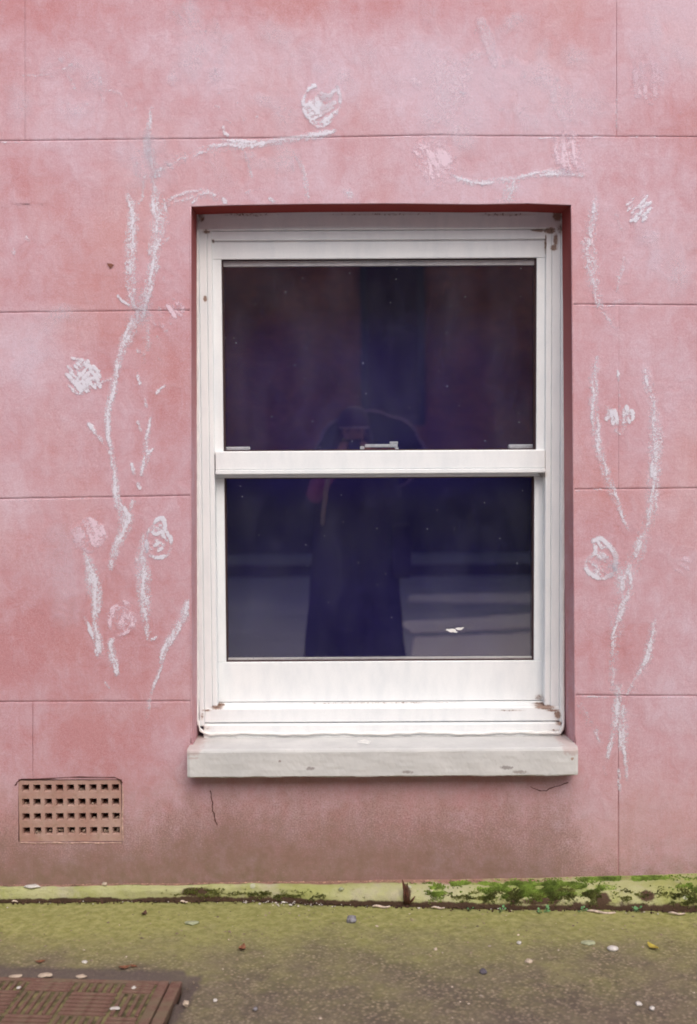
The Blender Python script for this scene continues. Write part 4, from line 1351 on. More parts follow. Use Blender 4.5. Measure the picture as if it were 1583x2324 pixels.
def ledge_pt(x, t):
    p, h, px = ledge_dims(x)
    e = .72
    y = -p * (math.sin(t * math.pi / 2) ** e)
    z = h * (max(0, math.cos(t * math.pi / 2)) ** e)
    # hand-trowelled lumps and bites
    lump = mnoise.noise(Vector((x * 5, t * 1.2, 0))) * interp(x, [-.2, .3], [.006, .012]) + mnoise.noise(Vector((x * 19, t * 2.5, 4))) * .0045 + mnoise.noise(Vector((x * 55, t * 5, 9))) * .002
    k = math.sin(min(1, t * 1.05) * math.pi) ** .7 if 0 < t < .95 else 0
    n = Vector((0, -math.sin(t * math.pi / 2) - .15, math.cos(t * math.pi / 2) + .15)).normalized()
    return Vector((x, y, z)) + n * lump * k


MOSSY = [(1240, .36, 60, .16), (1170, .42, 55, .20), (1060, .14, 50, .07), (1420, .06, 52, .07), (1215, .20, 70, .09), (985, .5, 14, .2), (1340, .35, 26, .14), (1570, .4, 26, .2), (1290, .5, 30, .16), (1180, .55, 60, .12)]
mossv = []
xs = np.concatenate([np.linspace(-6, -1.5, 40)[:-1], np.arange(-1.5, 1.5, .008), np.linspace(1.5, 6, 40)])
TT = np.linspace(0, 1.0, 20)
lv, lf, soil, wsd = [], [], [], []
for i, x in enumerate(xs):
    p, h, px = ledge_dims(x)
    for t in TT:
        q_ = ledge_pt(x, t)
        if t == 0: q_.y = .011; q_.z += .002
        if t == 1: q_.z = -.01
        lv.append(q_)
        s = interp(t, [0, .74, .88, 1], [0, .0, .55, 1.0])
        for (cx_, tt_, rx_, rt_, a_) in ((450, .62, 40, .30, .9), (640, .9, 200, .12, .6), (1180, .80, 110, .20, .75), (1330, .72, 26, .30, .95), (1425, .62, 26, .25, .8), (1300, .86, 180, .14, .6), (1560, .75, 50, .25, .9), (1500, .88, 90, .12, .6), (915, .6, 10, .5, .9), (1010, .88, 140, .1, .5)):
            s = max(s, a_ * math.exp(-((px - cx_) / rx_) ** 2 - ((t - tt_) / rt_) ** 2))
        soil.append(s)
        mossv.append(max(math.exp(-((px - a_) / c_) ** 2 - ((t - b_) / d_) ** 2) for a_, b_, c_, d_ in MOSSY))
        w_ = interp(t, [0, .10, .26, .4], [1.0, .85, .25, 0]) * interp(px, [0, 300, 900, 1100, 1583], [.95, 1, .9, .7, .45])
        wsd.append(w_)
m = len(TT)
for i in range(len(xs) - 1):
    for j in range(m - 1):
        a = i * m + j
        lf.append((a, a + 1, a + m + 1, a + m))
led = obj('ledge', mesh_np('ledge', lv, lf, True, {'soil': soil, 'wallside': wsd, 'moss': mossv}), M_LEDGE, None, 'uneven green stained concrete skirting ledge running along the foot of the pink wall', 'ledge')


def X_at(px, depth=3.56): return (px - W_ / 2) / FPX * depth


# moss: tufts of tiny blades
def moss(name, areas, mat, seed, hgt=.0042):
    rg = random.Random(seed)
    v, f = [], []
    for (px, t0, wx, wt, n) in areas:
        for _ in range(n * 3):
            x = X_at(rg.gauss(px, wx)); t = min(.97, max(.02, rg.gauss(t0, wt)))
            # clumping
            if mnoise.noise(Vector((x * 26, t * 6, seed))) < -.02 + rg.uniform(-.16, .16): continue
            p = ledge_pt(x, t)
            n_ = Vector((0, -math.sin(t * math.pi / 2) - .2, math.cos(t * math.pi / 2) + .5)).normalized()
            for _b in range(5):
                d = (n_ + Vector((rg.uniform(-1, 1), rg.uniform(-1, 1), rg.uniform(-.5, 1))) * .8).normalized()
                s = d.cross(Vector((rg.uniform(-1, 1), rg.uniform(-1, 1), rg.uniform(-1, 1)))).normalized() * rg.uniform(.0010, .0019)
                L = hgt * rg.uniform(.5, 1.3)
                b0 = len(v)
                o_ = p + Vector((rg.uniform(-.002, .002), rg.uniform(-.002, .001), rg.uniform(-.001, .001)))
                v += [o_ - s, o_ + s, o_ + s * .8 + d * L * .6, o_ + d * L, o_ - s * .8 + d * L * .6]
                f.append((b0, b0 + 1, b0 + 2, b0 + 3, b0 + 4))
    o = obj(name, mesh_np(name, v, f), mat, None, kind='stuff')
    return o


o = moss('moss', [(1240, .36, 45, .12, 1500), (1170, .42, 45, .16, 1100), (1060, .14, 40, .04, 350), (1420, .06, 42, .03, 900), (1215, .20, 55, .05, 600), (985, .5, 12, .16, 220), (1340, .35, 20, .1, 180), (1570, .4, 20, .15, 250)], M_MOSS, 1)
o['label'] = 'bright green moss growing on the right half of the ledge'
o = moss('dull_moss', [(1190, .62, 60, .10, 600), (1330, .60, 14, .14, 180), (1420, .62, 14, .10, 140), (1280, .5, 26, .12, 240), (1080, .7, 40, .08, 160), (630, .8, 60, .08, 250), (450, .7, 30, .1, 160), (1540, .66, 30, .14, 300)], M_MOSSDK, 2)
o['label'] = 'dull olive moss low on the ledge'


# ------------------------------------------------------------------ weeds in the crack at the foot of the ledge
def weed(px, py, size, label, seed, leaves=7):
    rg = random.Random(seed)
    p = G(px, py)
    p.z = -.004
    t = thing('weed', label, 'weed', p, 'small weeds sprouting along the foot of the ledge')
    bm = bmesh.new()
    tips = []
    for i in range(leaves):
        a = rg.uniform(0, 2 * math.pi); L = size * rg.uniform(.5, 1.0)
        tip = p + Vector((math.cos(a) * L * .55, math.sin(a) * L * .45 - .004, L * rg.uniform(.4, .9)))
        midp = p.lerp(tip, .5) + Vector((0, 0, L * .12))
        tube(bm, [p, midp, tip], .0006, 4)
        tips.append((tip, (tip - p).normalized()))
    obj('stem', mesh_bm(bm, 'stem'), M_LEAF, t)
    for (tip, d) in tips:
        bm = bmesh.new()
        s = d.cross(Vector((0, -.6, 1))).normalized()
        n_ = s.cross(d).normalized()
        L = size * rg.uniform(.28, .45); w = L * .42
        rows_ = []
        for k, (u, ww) in enumerate(((0, .1), (.25, .8), (.5, 1.0), (.75, .75), (1, .05))):
            c = tip + d * L * u + n_ * (-.25 * L * u * u)
            rows_.append([bm.verts.new(c - s * w * ww + n_ * w * .25 * ww), bm.verts.new(c), bm.verts.new(c + s * w * ww + n_ * w * .25 * ww)])
        for r0, r1 in zip(rows_[:-1], rows_[1:]):
            for k in range(2): bm.faces.new((r0[k], r0[k + 1], r1[k + 1], r1[k]))
        obj('leaf', mesh_bm(bm, 'leaf', True), M_LEAF, t)


weed(1136, 2070, .022, 'tiny green weed under the left end of the thick moss on the ledge', 1, 6)
weed(1232, 2072, .026, 'leafy green weed under the middle of the thick moss patch', 2, 8)
weed(1321, 2069, .020, 'small green weed just right of the thick moss patch', 3, 6)
weed(1442, 2069, .026, 'rightmost green weed, below the bright moss strip on top of the ledge', 4, 8)
weed(1068, 2065, .016, 'leftmost and smallest green weed in the dark soil under the ledge', 5, 5)

# dead brown tuft standing on the ledge
p0 = ledge_pt(X_at(917), .8)
dt = thing('dead_plant', 'dry brown dead plant stalk standing against the ledge left of the moss', 'dead plant', p0)
rg = random.Random(4)
for i in range(9):
    bm = bmesh.new()
    b_ = p0 + Vector((rg.uniform(-.008, .012), rg.uniform(-.006, .0), -.012))
    e_ = p0 + Vector((rg.uniform(-.016, .006) if i < 6 else rg.uniform(.0, .03), rg.uniform(-.012, -.004), rg.uniform(.03, .066) if i < 6 else rg.uniform(-.0, .02)))
    tube(bm, [b_, b_.lerp(e_, .5) + Vector((rg.uniform(-.004, .004), -.002, 0)), e_], [.0030, .0035, .0012], 5)
    obj('stalk', mesh_bm(bm, 'stalk', True), M_DEAD, dt)

# ------------------------------------------------------------------ loose stones, leaves and litter
def lump_me(name, w, d, h, seed, rough=.22, sub_=2):
    bm = bmesh.new()
    rough *= 2.2 if rough > .15 else 1.2
    bmesh.ops.create_icosphere(bm, subdivisions=sub_, radius=.5)
    for v in bm.verts:
        n_ = 1 + rough * mnoise.noise(v.co * 2.6 + Vector((seed * 3.7, 0, seed)))
        v.co = Vector((v.co.x * w * n_, v.co.y * d * n_, v.co.z * h * n_))
    return mesh_bm(bm, name, rough < .15)


def lay(name, label, cat, px, py, w, hpx, mat, seed, group=None, kindh=.45, on_ledge=None, rz=0, rough=.22):
    """a small thing lying on the pavement: w, hpx are its size on the measuring grid"""
    p = G(px, py) if on_ledge is None else ledge_pt(X_at(px), on_ledge)
    dist = (p - CAMP).length
    ww = w * .88 * dist / FPX
    hh = max(.003, ww * kindh)
    dd = max(ww * .55, hpx * dist / FPX * 1.5)
    o = obj(name, lump_me(name, ww, min(dd, ww * 1.1), hh, seed, rough), mat, None, label, cat, group=group)
    o.location = p + Vector((0, 0, hh * .32))
    o.rotation_euler = (0, 0, rz)
    return o


MG = simple('grey_stone', (.20, .19, .20), .85, .35, 60, .3, 200)
MD = simple('dark_stone', (.085, .075, .09), .85, .3, 60, .3, 200)
MWt = simple('white_pebble', (.52, .49, .45), .7, .15, 60)
MCr = simple('cream_stone', (.42, .34, .26), .85, .25, 60)
MPg = simple('pale_green_disc', (.30, .32, .20), .8, .2, 60)
MOr = simple('orange_leaf', (.20, .085, .045), .8, .4, 90)
MYe = simple('yellow_leaf', (.35, .28, .045), .7, .3, 90)
MTw = simple('pale_twig', (.50, .40, .32), .8, .25, 90)
PB = 'loose stones lying on the pavement'
lay('stone', 'grey angular stone on the pavement below the middle of the window', 'stone', 798, 2093, 26, 18, MG, 1, PB, .75)
lay('stone', 'flat pale stone on the green pavement at left, right of the air brick', 'stone', 435, 2096, 34, 12, MPg, 2, PB, .18)
lay('stone', 'flat pale green disc-like stone next to the white pebble on the right', 'stone', 1334, 2141, 33, 15, MPg, 3, PB, .16)
lay('stone', 'bright white oval pebble on the right of the pavement', 'stone', 1391, 2156, 28, 13, MWt, 4, PB, .42, rough=.1)
lay('stone', 'small dark grey stone on the pavement below the right part of the window', 'stone', 1097, 2209, 20, 14, MD, 5, PB, .7)
lay('stone', 'small round white pebble above the dark grey stone', 'stone', 1179, 2142, 11, 8, MWt, 6, PB, .8)
lay('stone', 'tan stone chip between the dark stone and the white pebbles', 'stone', 1201, 2184, 19, 11, MCr, 7, PB, .5)
lay('stone', 'upper of two small whitish stones at the bottom right', 'stone', 1450, 2281, 15, 9, MWt, 8, PB, .6)
lay('stone', 'lower of two small whitish stones at the bottom right', 'stone', 1480, 2291, 13, 8, MWt, 9, PB, .6)
lay('stone', 'cream stone just right of the rusty cover, larger of a pair', 'stone', 423, 2281, 18, 14, MCr, 10, PB, .7)
lay('stone', 'small whitish stone farther right of the rusty cover', 'stone', 489, 2272, 10, 8, MWt, 11, PB, .7)
lay('stone', 'tiny white stone on the asphalt above the rusty cover', 'stone', 193, 2185, 14, 6, MWt, 12, PB, .5)
lay('stone', 'pale pebble on the green pavement left of the dark grey stone', 'stone', 989, 2156, 10, 8, MCr, 13, PB, .7)
lay('stone', 'grey brown chip at the bottom of the pavement, right of the cover', 'stone', 580, 2292, 11, 9, MG, 14, PB, .7)
lay('stone', 'pale lichen-white lump on the ledge below the middle of the window', 'stone', 770, 2031, 15, 10, MPg, 15, PB, .4, on_ledge=.45)
lay('mortar_chunk', 'white flat mortar chunk lying on the left end of the ledge', 'mortar chunk', 58, 2018, 34, 8, MWt, 16, None, .22, on_ledge=.22)
lay('mortar_chunk', 'small cream mortar chunk on the ledge right of the air brick', 'mortar chunk', 224, 2019, 14, 9, MCr, 17, None, .6, on_ledge=.12)
LV = 'fallen leaf scraps on the pavement'


def leaf_scrap(label, px, py, L, w, mat, rz, seed, curl=.3, name='leaf_scrap'):
    rg = random.Random(seed)
    p = G(px, py)
    s = (p - CAMP).length / FPX
    L *= s; w *= s
    bm = bmesh.new()
    rows_ = []
    for u, ww in ((0, .15), (.2, .75), (.45, 1), (.7, .8), (.9, .4), (1, .05)):
        z = .003 + curl * L * (u - .5) ** 2 + rg.uniform(0, .001)
        rows_.append([bm.verts.new(((u - .5) * L, -w / 2 * ww, z + w * .12)), bm.verts.new(((u - .5) * L, 0, z)), bm.verts.new(((u - .5) * L, w / 2 * ww, z + w * .12))])
    for r0, r1 in zip(rows_[:-1], rows_[1:]):
        for k in range(2): bm.faces.new((r0[k], r0[k + 1], r1[k + 1], r1[k]))
    o = obj(name, mesh_bm(bm, name, True), mat, None, label, 'leaf', group=LV)
    o.location = p; o.rotation_euler = (0, 0, rz)


leaf_scrap('small yellow leaf standing out at the right of the pavement', 1482, 2153, 34, 16, MYe, 2.0, 1, .5)
leaf_scrap('orange brown leaf scrap on the dark edge above the rusty cover', 283, 2199, 24, 14, MOr, .3, 2)
leaf_scrap('smaller orange leaf scrap right of another above the cover', 304, 2196, 18, 10, MOr, -.5, 3)
leaf_scrap('brown curled leaf on the pavement below the left part of the window', 550, 2156, 26, 16, MOr, 1.3, 4, .9)
leaf_scrap('faint red brown leaf scrap at the far left above the cover', 92, 2186, 20, 12, MOr, .2, 5)
leaf_scrap('dark brown curled leaf on green asphalt right of the air brick', 328, 2077, 20, 12, simple('brown_leaf', (.09, .045, .03), .8, .3), 1.4, 6, .8)
TW = 'pale twigs in the crack below the ledge'


def twig(label, px0, py0, px1, py1, r, seed):
    a, b = G(px0, py0), G(px1, py1)
    a.z = b.z = .006
    bm = bmesh.new()
    pts = [a.lerp(b, t) + Vector((0, .002 * math.sin(t * 5 + seed), .002 * math.sin(t * 7))) for t in np.linspace(0, 1, 6)]
    tube(bm, pts, [r * k for k in (.7, 1, 1.1, 1, .9, .6)], 6)
    o = obj('twig', mesh_bm(bm, 'twig', True), MTw, None, label, 'twig', group=TW)


twig('short pale twig in the crack left of the dead stalk', 846, 2062, 886, 2062, .0036, 1)
twig('long pale twig in the crack under the mossy ledge on the right', 1333, 2072, 1398, 2077, .0036, 2)
twig('pale twig at the far right end of the crack', 1517, 2076, 1556, 2079, .0030, 3)
twig('thin white twig at the far left end of the crack', 28, 2050, 47, 2049, .0028, 4)
twig('short pale twig in the crack below the dark bite of the ledge', 410, 2050, 426, 2052, .0030, 5)
twig('thin pale twig lying flat below the dead stalk', 980, 2064, 1008, 2065, .0026, 6)


# grit, soil crumbs and aggregate (uncountable)
def scatter(name, n, region, size, mat, seed, label, flat=.6, fn=None):
    rg = random.Random(seed)
    v, f = [], []
    base = [(0, 0, 1), (1, 0, 0), (0, 1, 0), (-1, 0, 0), (0, -1, 0), (0, 0, -1)]
    tri = [(0, 1, 2), (0, 2, 3), (0, 3, 4), (0, 4, 1), (5, 2, 1), (5, 3, 2), (5, 4, 3), (5, 1, 4)]
    for _ in range(n):
        p = fn(rg) if fn else Vector((rg.uniform(region[0], region[1]), rg.uniform(region[2], region[3]), .001))
        if p is None: continue
        s = rg.uniform(*size) * (1 if rg.random() < .85 else 1.7)
        a = rg.uniform(0, 6.28); ca, sa = math.cos(a), math.sin(a)
        b0 = len(v)
        sx, sy, sz = s * rg.uniform(.7, 1.3), s * rg.uniform(.6, 1.1), s * flat * rg.uniform(.6, 1.2)
        for q in base:
            x, y, z = q[0] * sx * rg.uniform(.8, 1.2), q[1] * sy * rg.uniform(.8, 1.2), q[2] * sz
            v.append(p + Vector((x * ca - y * sa, x * sa + y * ca, z)))
        f += [tuple(b0 + i for i in t) for t in tri]
    o = obj(name, mesh_np(name, v, f), mat, None, kind='stuff')
    o['label'] = label


def off_cover(rg, x0, x1, y0, y1):
    p = Vector((rg.uniform(x0, x1), rg.uniform(y0, y1), .0005))
    uu = (p - tr).dot(cu); vv_ = (p - tr).dot(cv)
    if uu > -.05 and vv_ > -.05: return None
    return p


scatter('grit', 1500, None, (.0014, .0036), simple('grit_tan', (.23, .175, .12), .9, .6, 30), 5, 'tan grit strewn over the asphalt', .5, lambda rg: off_cover(rg, -1.3, 1.3, -1.0, -.1))
scatter('pale_grit', 130, None, (.0016, .0042), simple('grit_pale', (.46, .38, .30), .9, .4, 30), 6, 'paler grit chips strewn over the asphalt', .5, lambda rg: off_cover(rg, -1.3, 1.3, -1.0, -.08))


def crack_pt(rg):
    x = rg.uniform(-1.3, 1.3)
    p, h, px = ledge_dims(x)
    return Vector((x, -p - abs(rg.gauss(0, .009)) + .005, rg.uniform(.0, .006)))


scatter('soil_crumbs', 1800, None, (.0015, .0045), M_SOIL, 8, 'dark soil crumbs in the crack along the ledge', .7, crack_pt)


def seeds_pt(rg):
    x = X_at(rg.uniform(540, 760)) if rg.random() < .6 else X_at(rg.uniform(0, 1583))
    p, h, px = ledge_dims(x)
    return Vector((x, -p - abs(rg.gauss(.008, .014)), .004))


scatter('pale_chips', 90, None, (.0018, .0038), simple('chip_white', (.55, .50, .44), .8, .2), 9, 'pale chips lying along the crack under the ledge', .6, seeds_pt)


def top_pt(rg):
    x = X_at(rg.uniform(-40, 1300))
    return ledge_pt(x, max(.01, rg.gauss(.05, .03))) + Vector((0, -.003, .002))


scatter('wall_foot_crumbs', 420, None, (.0014, .0042), simple('crumb_pink', (.34, .20, .14), .9, .6, 60), 10, 'crumbled render and bark along the foot of the wall', .5, top_pt)

# ------------------------------------------------------------------ rusty iron cover in the pavement
cover = thing('access_cover', 'rusty iron access cover with basket weave ribs set in the pavement', 'manhole cover', (tr.x, tr.y, 0))
CW, CD = .62, .46
rotc = Matrix(((cu.x, cv.x, 0), (cu.y, cv.y, 0), (0, 0, 1))).to_4x4()
TRM = Matrix.Translation((tr.x, tr.y, 0)) @ rotc


def cov(me):
    me.transform(TRM)
    if TRM.determinant() < 0: me.flip_normals()
    return me


obj('plate', cov(box_me('plate', .032, CW, .012, CD, -.028, -.0035, 0)), M_MOSSGROOVE, cover)
bm = bmesh.new()
add_box(bm, .004, .030, -.004, CD, -.03, .002, .003)          # right rim
add_box(bm, .0302, CW, -.004, .011, -.03, .0015, .003)        # far rim
obj('rim', cov(mesh_bm(bm, 'rim')), M_RUST, cover)
bm = bmesh.new()
add_box(bm, -.028, .001, -.010, CD, -.03, -.001, .003)
obj('outer_frame', cov(mesh_bm(bm, 'outer_frame')), M_RUST, cover)
CELL = .124
tile_u, tile_v = .033, .013
rib_cache = {}
v_edges = [tile_v]
u_edges = [tile_u, tile_u + CELL * .66] + [tile_u + CELL * (.66 + i) for i in range(1, 5)]
v_edges = [tile_v, tile_v + CELL * .42] + [tile_v + CELL * (.42 + i) for i in range(1, 4)]
for iv in range(len(v_edges) - 1):
    for iu in range(len(u_edges) - 1):
        u0, u1, v0, v1 = u_edges[iu], min(u_edges[iu + 1], CW - .002), v_edges[iv], min(v_edges[iv + 1], CD - .002)
        if u1 - u0 < .02 or v1 - v0 < .02: continue
        vert = (iu + iv) % 2 == 1
        pitch = CELL / 6.0
        span = (u1 - u0) if vert else (v1 - v0)
        n = max(1, int(round(span / pitch)))
        for k in range(n):
            wv = .0095 if vert else .0125
            L = ((v1 - v0) if vert else (u1 - u0)) - .008
            key = (vert, round(L, 4))
            if key not in rib_cache:
                rib_cache[key] = cov(box_me('rib', -wv / 2, wv / 2, -L / 2, L / 2, -.005, .0018, .0016, 1)) if vert else cov(box_me('rib', -L / 2, L / 2, -wv / 2, wv / 2, -.005, .0012, .0016, 1))
            cu_, cv_ = ((u0 + (k + .5) * (u1 - u0) / n, (v0 + v1) / 2) if vert else ((u0 + u1) / 2, v0 + (k + .5) * (v1 - v0) / n))
            o = obj('rib', rib_cache[key], M_RUST, cover)
            d = TRM.to_3x3() @ Vector((cu_, cv_, 0))
            o.location = d
MLit = MWt
CL = 'pale scraps lying on the rusty cover'
lay('paper_scrap', 'white scrap on the ribs near the middle of the rusty cover', 'paper scrap', 262, 2290, 24, 8, MWt, 21, CL, .2)
lay('paper_scrap', 'tiny white scrap near the left edge of the rusty cover', 'paper scrap', 43, 2243, 10, 8, MWt, 22, CL, .5)
lay('paper_scrap', 'oval whitish scrap on the far rim of the cover', 'paper scrap', 185, 2219, 26, 10, MCr, 23, CL, .3)
lay('paper_scrap', 'long pale scrap on the far rim of the cover left of the oval one', 'paper scrap', 103, 2215, 36, 7, MCr, 24, CL, .2)
lay('paper_scrap', 'leftmost long pale scrap on the far rim of the cover', 'paper scrap', 37, 2217, 30, 5, MCr, 25, CL, .2)
lay('paper_scrap', 'small pale scrap at the right end of the rusty cover', 'paper scrap', 304, 2243, 10, 8, MWt, 26, CL, .6)

# ------------------------------------------------------------------ the photographer and umbrella (seen as reflections)
def skin(name, pts, edges, rads, mat, root=0, sub_=2):
    me = bpy.data.meshes.new(name)
    me.from_pydata([tuple(p) for p in pts], edges, [])
    o = bpy.data.objects.new(name, me); COL.objects.link(o)
    o.modifiers.new('s', 'SKIN')
    for i, r in enumerate(rads):
        sv_ = me.skin_vertices[0].data[i]
        sv_.radius = r if hasattr(r, '__len__') else (r, r)
        sv_.use_root = (i == root)
    ss_ = o.modifiers.new('d', 'SUBSURF'); ss_.levels = sub_; ss_.render_levels = sub_
    bpy.context.view_layer.update()
    dg = bpy.context.evaluated_depsgraph_get()
    m2 = bpy.data.meshes.new_from_object(o.evaluated_get(dg))
    m2.name = name
    for p in m2.polygons: p.use_smooth = True
    bpy.data.objects.remove(o)
    m2.materials.clear(); m2.materials.append(mat)
    return m2


MSkin = simple('skin', (.55, .31, .25), .55, .08, 20)
MCoat = simple('dark_coat', (.018, .016, .035), .85, .2, 15)
MSleeve = simple('plum_sleeve', (.42, .13, .26), .85, .2, 15)
MCap = simple('plum_cap', (.085, .045, .075), .8, .2, 15)
MBlk = simple('black_body', (.02, .02, .022), .4, .1)
px_, py_ = .035, -3.76
person = thing('person', 'person in a long dark coat and cap raising a camera, seen only as a reflection', 'person', (px_, py_, -.12))
Pt = lambda x, y, z: Vector((px_ + x, py_ + y, z))
pts = [Pt(0, 0, .76), Pt(0, .01, 1.0), Pt(0, .015, 1.18), Pt(0, 0, 1.28), Pt(0, .02, 1.36), Pt(0, .03, 1.44), Pt(0, .025, 1.50),
       Pt(-.09, 0, .72), Pt(-.095, .02, .33), Pt(-.10, -.01, -.04), Pt(-.105, .12, -.085),
       Pt(.09, 0, .72), Pt(.095, .02, .33), Pt(.10, -.01, -.04), Pt(.105, .12, -.085),
       Pt(-.17, 0, 1.23), Pt(-.25, .08, 1.02), Pt(-.10, .13, 1.27), Pt(.17, 0, 1.23), Pt(.25, .08, 1.02), Pt(.10, .13, 1.27)]
ed = [(0, 1), (1, 2), (2, 3), (3, 4), (4, 5), (5, 6), (0, 7), (7, 8), (8, 9), (9, 10), (0, 11), (11, 12), (12, 13), (13, 14), (2, 15), (15, 16), (16, 17), (2, 18), (18, 19), (19, 20)]
rd = [.14, .12, .13, .055, .055, .085, .075, .085, .055, .042, .035, .085, .055, .042, .035, .055, .042, .028, .055, .042, .028]
obj('body', skin('body', pts, ed, rd, MSkin), None, person)
# hands on the camera
for sgn in (-1, 1):
    w0 = Pt(sgn * .10, .13, 1.27)
    hp = [w0, Pt(sgn * .085, .15, 1.315)]
    he = [(0, 1)]
    hr = [.024, .026]
    for k in range(4):
        b = len(hp)
        z0 = 1.325 + k * .014
        hp += [Pt(sgn * .078, .165, z0), Pt(sgn * .066, .190, z0 + .004), Pt(sgn * (.044 - .003 * k), .194, z0 + .004)]
        he += [(1, b), (b, b + 1), (b + 1, b + 2)]
        hr += [.0095, .0088, .0078]
    b = len(hp)
    hp += [Pt(sgn * .066, .135, 1.33), Pt(sgn * .05, .125, 1.355)]
    he += [(1, b), (b, b + 1)]; hr += [.011, .009]
    obj('hand', skin('hand', hp, he, hr, MSkin, 0, 1), None, person)
# coat, flared from the shoulders to the shins, and sleeves
bm = bmesh.new()
prev = None
for (z, rx, ry) in ((1.30, .075, .07), (1.275, .17, .11), (1.22, .245, .135), (1.10, .262, .15), (.95, .262, .155), (.80, .262, .16), (.60, .272, .17), (.40, .285, .18), (.20, .300, .19), (.02, .315, .205), (-.06, .33, .21), (-.065, .30, .19)):
    ring = [bm.verts.new(Pt(math.cos(a) * rx * (1 + (1.3 - z) * .05 * math.sin(9 * a + z * 2)), math.sin(a) * ry * (1 + (1.3 - z) * .09 * math.sin(11 * a + z)), z)) for a in np.linspace(0, 2 * math.pi, 33)[:-1]]
    if prev:
        for k in range(32): bm.faces.new((prev[k], ring[k], ring[(k + 1) % 32], prev[(k + 1) % 32]))
    prev = ring
obj('coat', mesh_bm(bm, 'coat', True), MCoat, person)
for sgn in (-1, 1):
    obj('sleeve', skin('sleeve', [Pt(sgn * .14, 0, 1.235), Pt(sgn * .20, .01, 1.17), Pt(sgn * .262, .085, 1.015), Pt(sgn * .17, .12, 1.16), Pt(sgn * .115, .13, 1.24)], [(0, 1), (1, 2), (2, 3), (3, 4)], [.068, .066, .058, .048, .042], MSleeve if sgn < 0 else MCoat), None, person)
bm = bmesh.new()
prev = None
for (z, r, dy) in ((1.47, .108, 0), (1.475, .112, 0), (1.53, .106, 0), (1.575, .08, 0), (1.595, .04, 0), (1.60, .005, 0)):
    ring = [bm.verts.new(Pt(math.cos(a) * r * .92, .02 + math.sin(a) * r * 1.05, z)) for a in np.linspace(0, 2 * math.pi, 25)[:-1]]
    if prev:
        for k in range(24): bm.faces.new((prev[k], ring[k], ring[(k + 1) % 24], prev[(k + 1) % 24]))
    prev = ring
cap_ = obj('cap', mesh_bm(bm, 'cap', True), MCap, person)
bm = bmesh.new()
A_, B_ = [], []
for a in np.linspace(R(20), R(160), 13):
    A_.append(bm.verts.new(Pt(math.cos(a) * .10, .02 + math.sin(a) * .112, 1.476))); B_.append(bm.verts.new(Pt(math.cos(a) * .105, .03 + math.sin(a) * .175, 1.462)))
for k in range(12): bm.faces.new((A_[k], A_[k + 1], B_[k + 1], B_[k]))
bmesh.ops.solidify(bm, geom=bm.faces[:], thickness=.004)
cb_ = obj('cap_brim', mesh_bm(bm, 'cap_brim', True), simple('cap_brim_cloth', (.62, .45, .56), .8, .1), person)  # much paler than the cap: light on the brim put into its colour
bm = bmesh.new()
for k_ in range(46):
    a = rg.uniform(R(-200), R(20)); x_ = math.cos(a) * .092; y_ = .02 + math.sin(a) * .10
    tube(bm, [Pt(x_ * .95, y_, 1.50), Pt(x_ * 1.12, y_ - .012, 1.42), Pt(x_ * 1.25 + rg.uniform(-.015, .015), y_ - .015, 1.33), Pt(x_ * 1.3 + rg.uniform(-.02, .02), y_ + .01, 1.24 + rg.uniform(-.04, .03))], [.012, .016, .014, .004], 5)
obj('hair', mesh_bm(bm, 'hair', True), simple('brown_hair', (.045, .025, .02), .6, .3, 60), person)
for sgn in (-1, 1):
    obj('trouser_leg', skin('trouser_leg', [Pt(sgn * .09, 0, .70), Pt(sgn * .095, .02, .33), Pt(sgn * .10, -.01, .0)], [(0, 1), (1, 2)], [.098, .075, .066], MBlk, 0, 1), None, person)
    obj('boot', skin('boot', [Pt(sgn * .10, -.01, .06), Pt(sgn * .10, -.01, -.06), Pt(sgn * .105, .14, -.082)], [(0, 1), (1, 2)], [.068, .058, .036], MBlk, 0, 1), None, person)
# scarf and a pale strap across the coat
bm = bmesh.new()
tube(bm, [Pt(.10 * math.cos(a), .02 + .10 * math.sin(a), 1.305) for a in np.linspace(0, 2 * math.pi, 17)[:-1]], .034, 8, close=True)
obj('scarf', mesh_bm(bm, 'scarf', True), MSleeve, person)
bm = bmesh.new()
tube(bm, [Pt(-.14, .135, 1.24), Pt(-.17, .165, 1.12), Pt(-.19, .16, .98), Pt(-.20, .15, .86)], [.012, .016, .014, .012], 6)
obj('bag_strap', mesh_bm(bm, 'bag_strap', True), MTw, person)
bm = bmesh.new()
add_box(bm, px_ + .24, px_ + .36, py_ - .06, py_ + .14, .52, .86, .02)
obj('shoulder_bag', mesh_bm(bm, 'shoulder_bag'), MCoat, person)
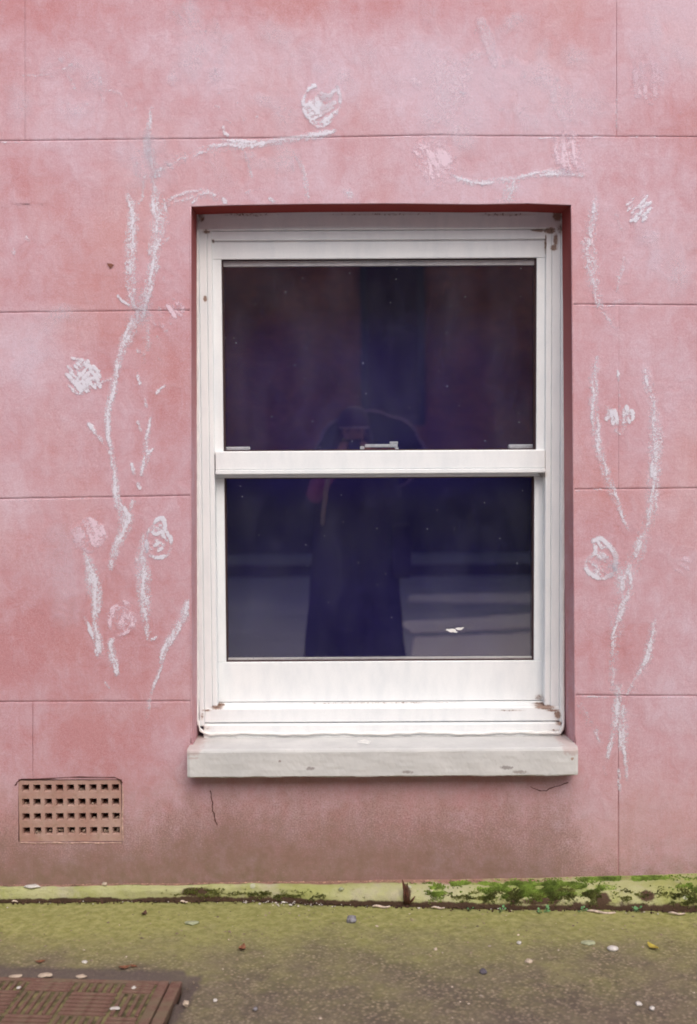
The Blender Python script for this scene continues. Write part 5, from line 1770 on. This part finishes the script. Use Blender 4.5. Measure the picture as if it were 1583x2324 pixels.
# face
bm = bmesh.new()
for (x, y, z, sx, sy, sz) in ((0, .122, 1.425, .013, .018, .022), (-.088, .02, 1.43, .010, .018, .030), (.088, .02, 1.43, .010, .018, .030), (0, .108, 1.385, .024, .010, .006)):
    r_ = bmesh.ops.create_icosphere(bm, subdivisions=2, radius=1)
    for v in r_['verts']: v.co = Pt(x + v.co.x * sx, y + v.co.y * sy, z + v.co.z * sz)
obj('face_features', mesh_bm(bm, 'face_features', True), MSkin, person)
bm = bmesh.new()
for sx in (-.032, .032):
    r_ = bmesh.ops.create_icosphere(bm, subdivisions=2, radius=.011)
    for v in r_['verts']: v.co = Pt(sx + v.co.x, .108 + v.co.y * .6, 1.447 + v.co.z * .6)
obj('eye', mesh_bm(bm, 'eye', True), simple('eye', (.08, .06, .05), .3, .1), person)
# held camera; its lens front sits just behind the point of view
hc = thing('camera', 'small black camera held up in front of the face, seen only as a reflection', 'camera', (0, -3.60, 1.33))
obj('camera_body', box_me('camera_body', -.045, .085, -3.625, -3.592, 1.325, 1.395, .004), MBlk, hc)
bm = bmesh.new()
tube(bm, [(0.0, -3.593, 1.36), (0.0, -3.585, 1.36), (0.0, -3.575, 1.36)], [.026, .026, .023], 24)
obj('camera_lens', mesh_bm(bm, 'camera_lens', True), MBlk, hc)
# umbrella over the shoulder
um = thing('umbrella', 'small dark umbrella with a pale rim held over the shoulder, seen only as a reflection', 'umbrella', (.16, -3.95, 1.2))
uc = Vector((.14, -3.98, 1.30))
UR = Matrix.Rotation(R(58), 3, 'X')
bm = bmesh.new()
prev = None
for t in np.linspace(0, 1, 7):
    ring = []
    for k in range(32):
        a = 2 * math.pi * k / 32
        scal = 1 - .06 * (1 - abs(math.cos(4 * a))) * t
        r = .36 * math.sin(t * 1.15) / math.sin(1.15) * scal
        ring.append(bm.verts.new(uc + UR @ Vector((math.cos(a) * r, math.sin(a) * r * .9, .215 - .26 * (1 - math.cos(t * 1.15)) / (1 - math.cos(1.15)) * .8))))
    if prev:
        for k in range(32): bm.faces.new((prev[k], ring[k], ring[(k + 1) % 32], prev[(k + 1) % 32]))
    prev = ring
rimpts = [v.co.copy() for v in prev]
bmesh.ops.remove_doubles(bm, verts=bm.verts, dist=1e-5)
obj('canopy', mesh_bm(bm, 'canopy', True), simple('umbrella_cloth', (.006, .006, .010), 1.0, .1, spec=.02), um)
bm = bmesh.new(); tube(bm, rimpts, .009, 6, close=True)
obj('rim', mesh_bm(bm, 'rim', True), simple('umbrella_hem', (.36, .27, .36), .8, .1), um)
bm = bmesh.new(); tube(bm, [uc + UR @ Vector((0, 0, .26)), uc + UR @ Vector((0, 0, -.30))], .006, 8)
obj('shaft', mesh_bm(bm, 'shaft'), MBlk, um)
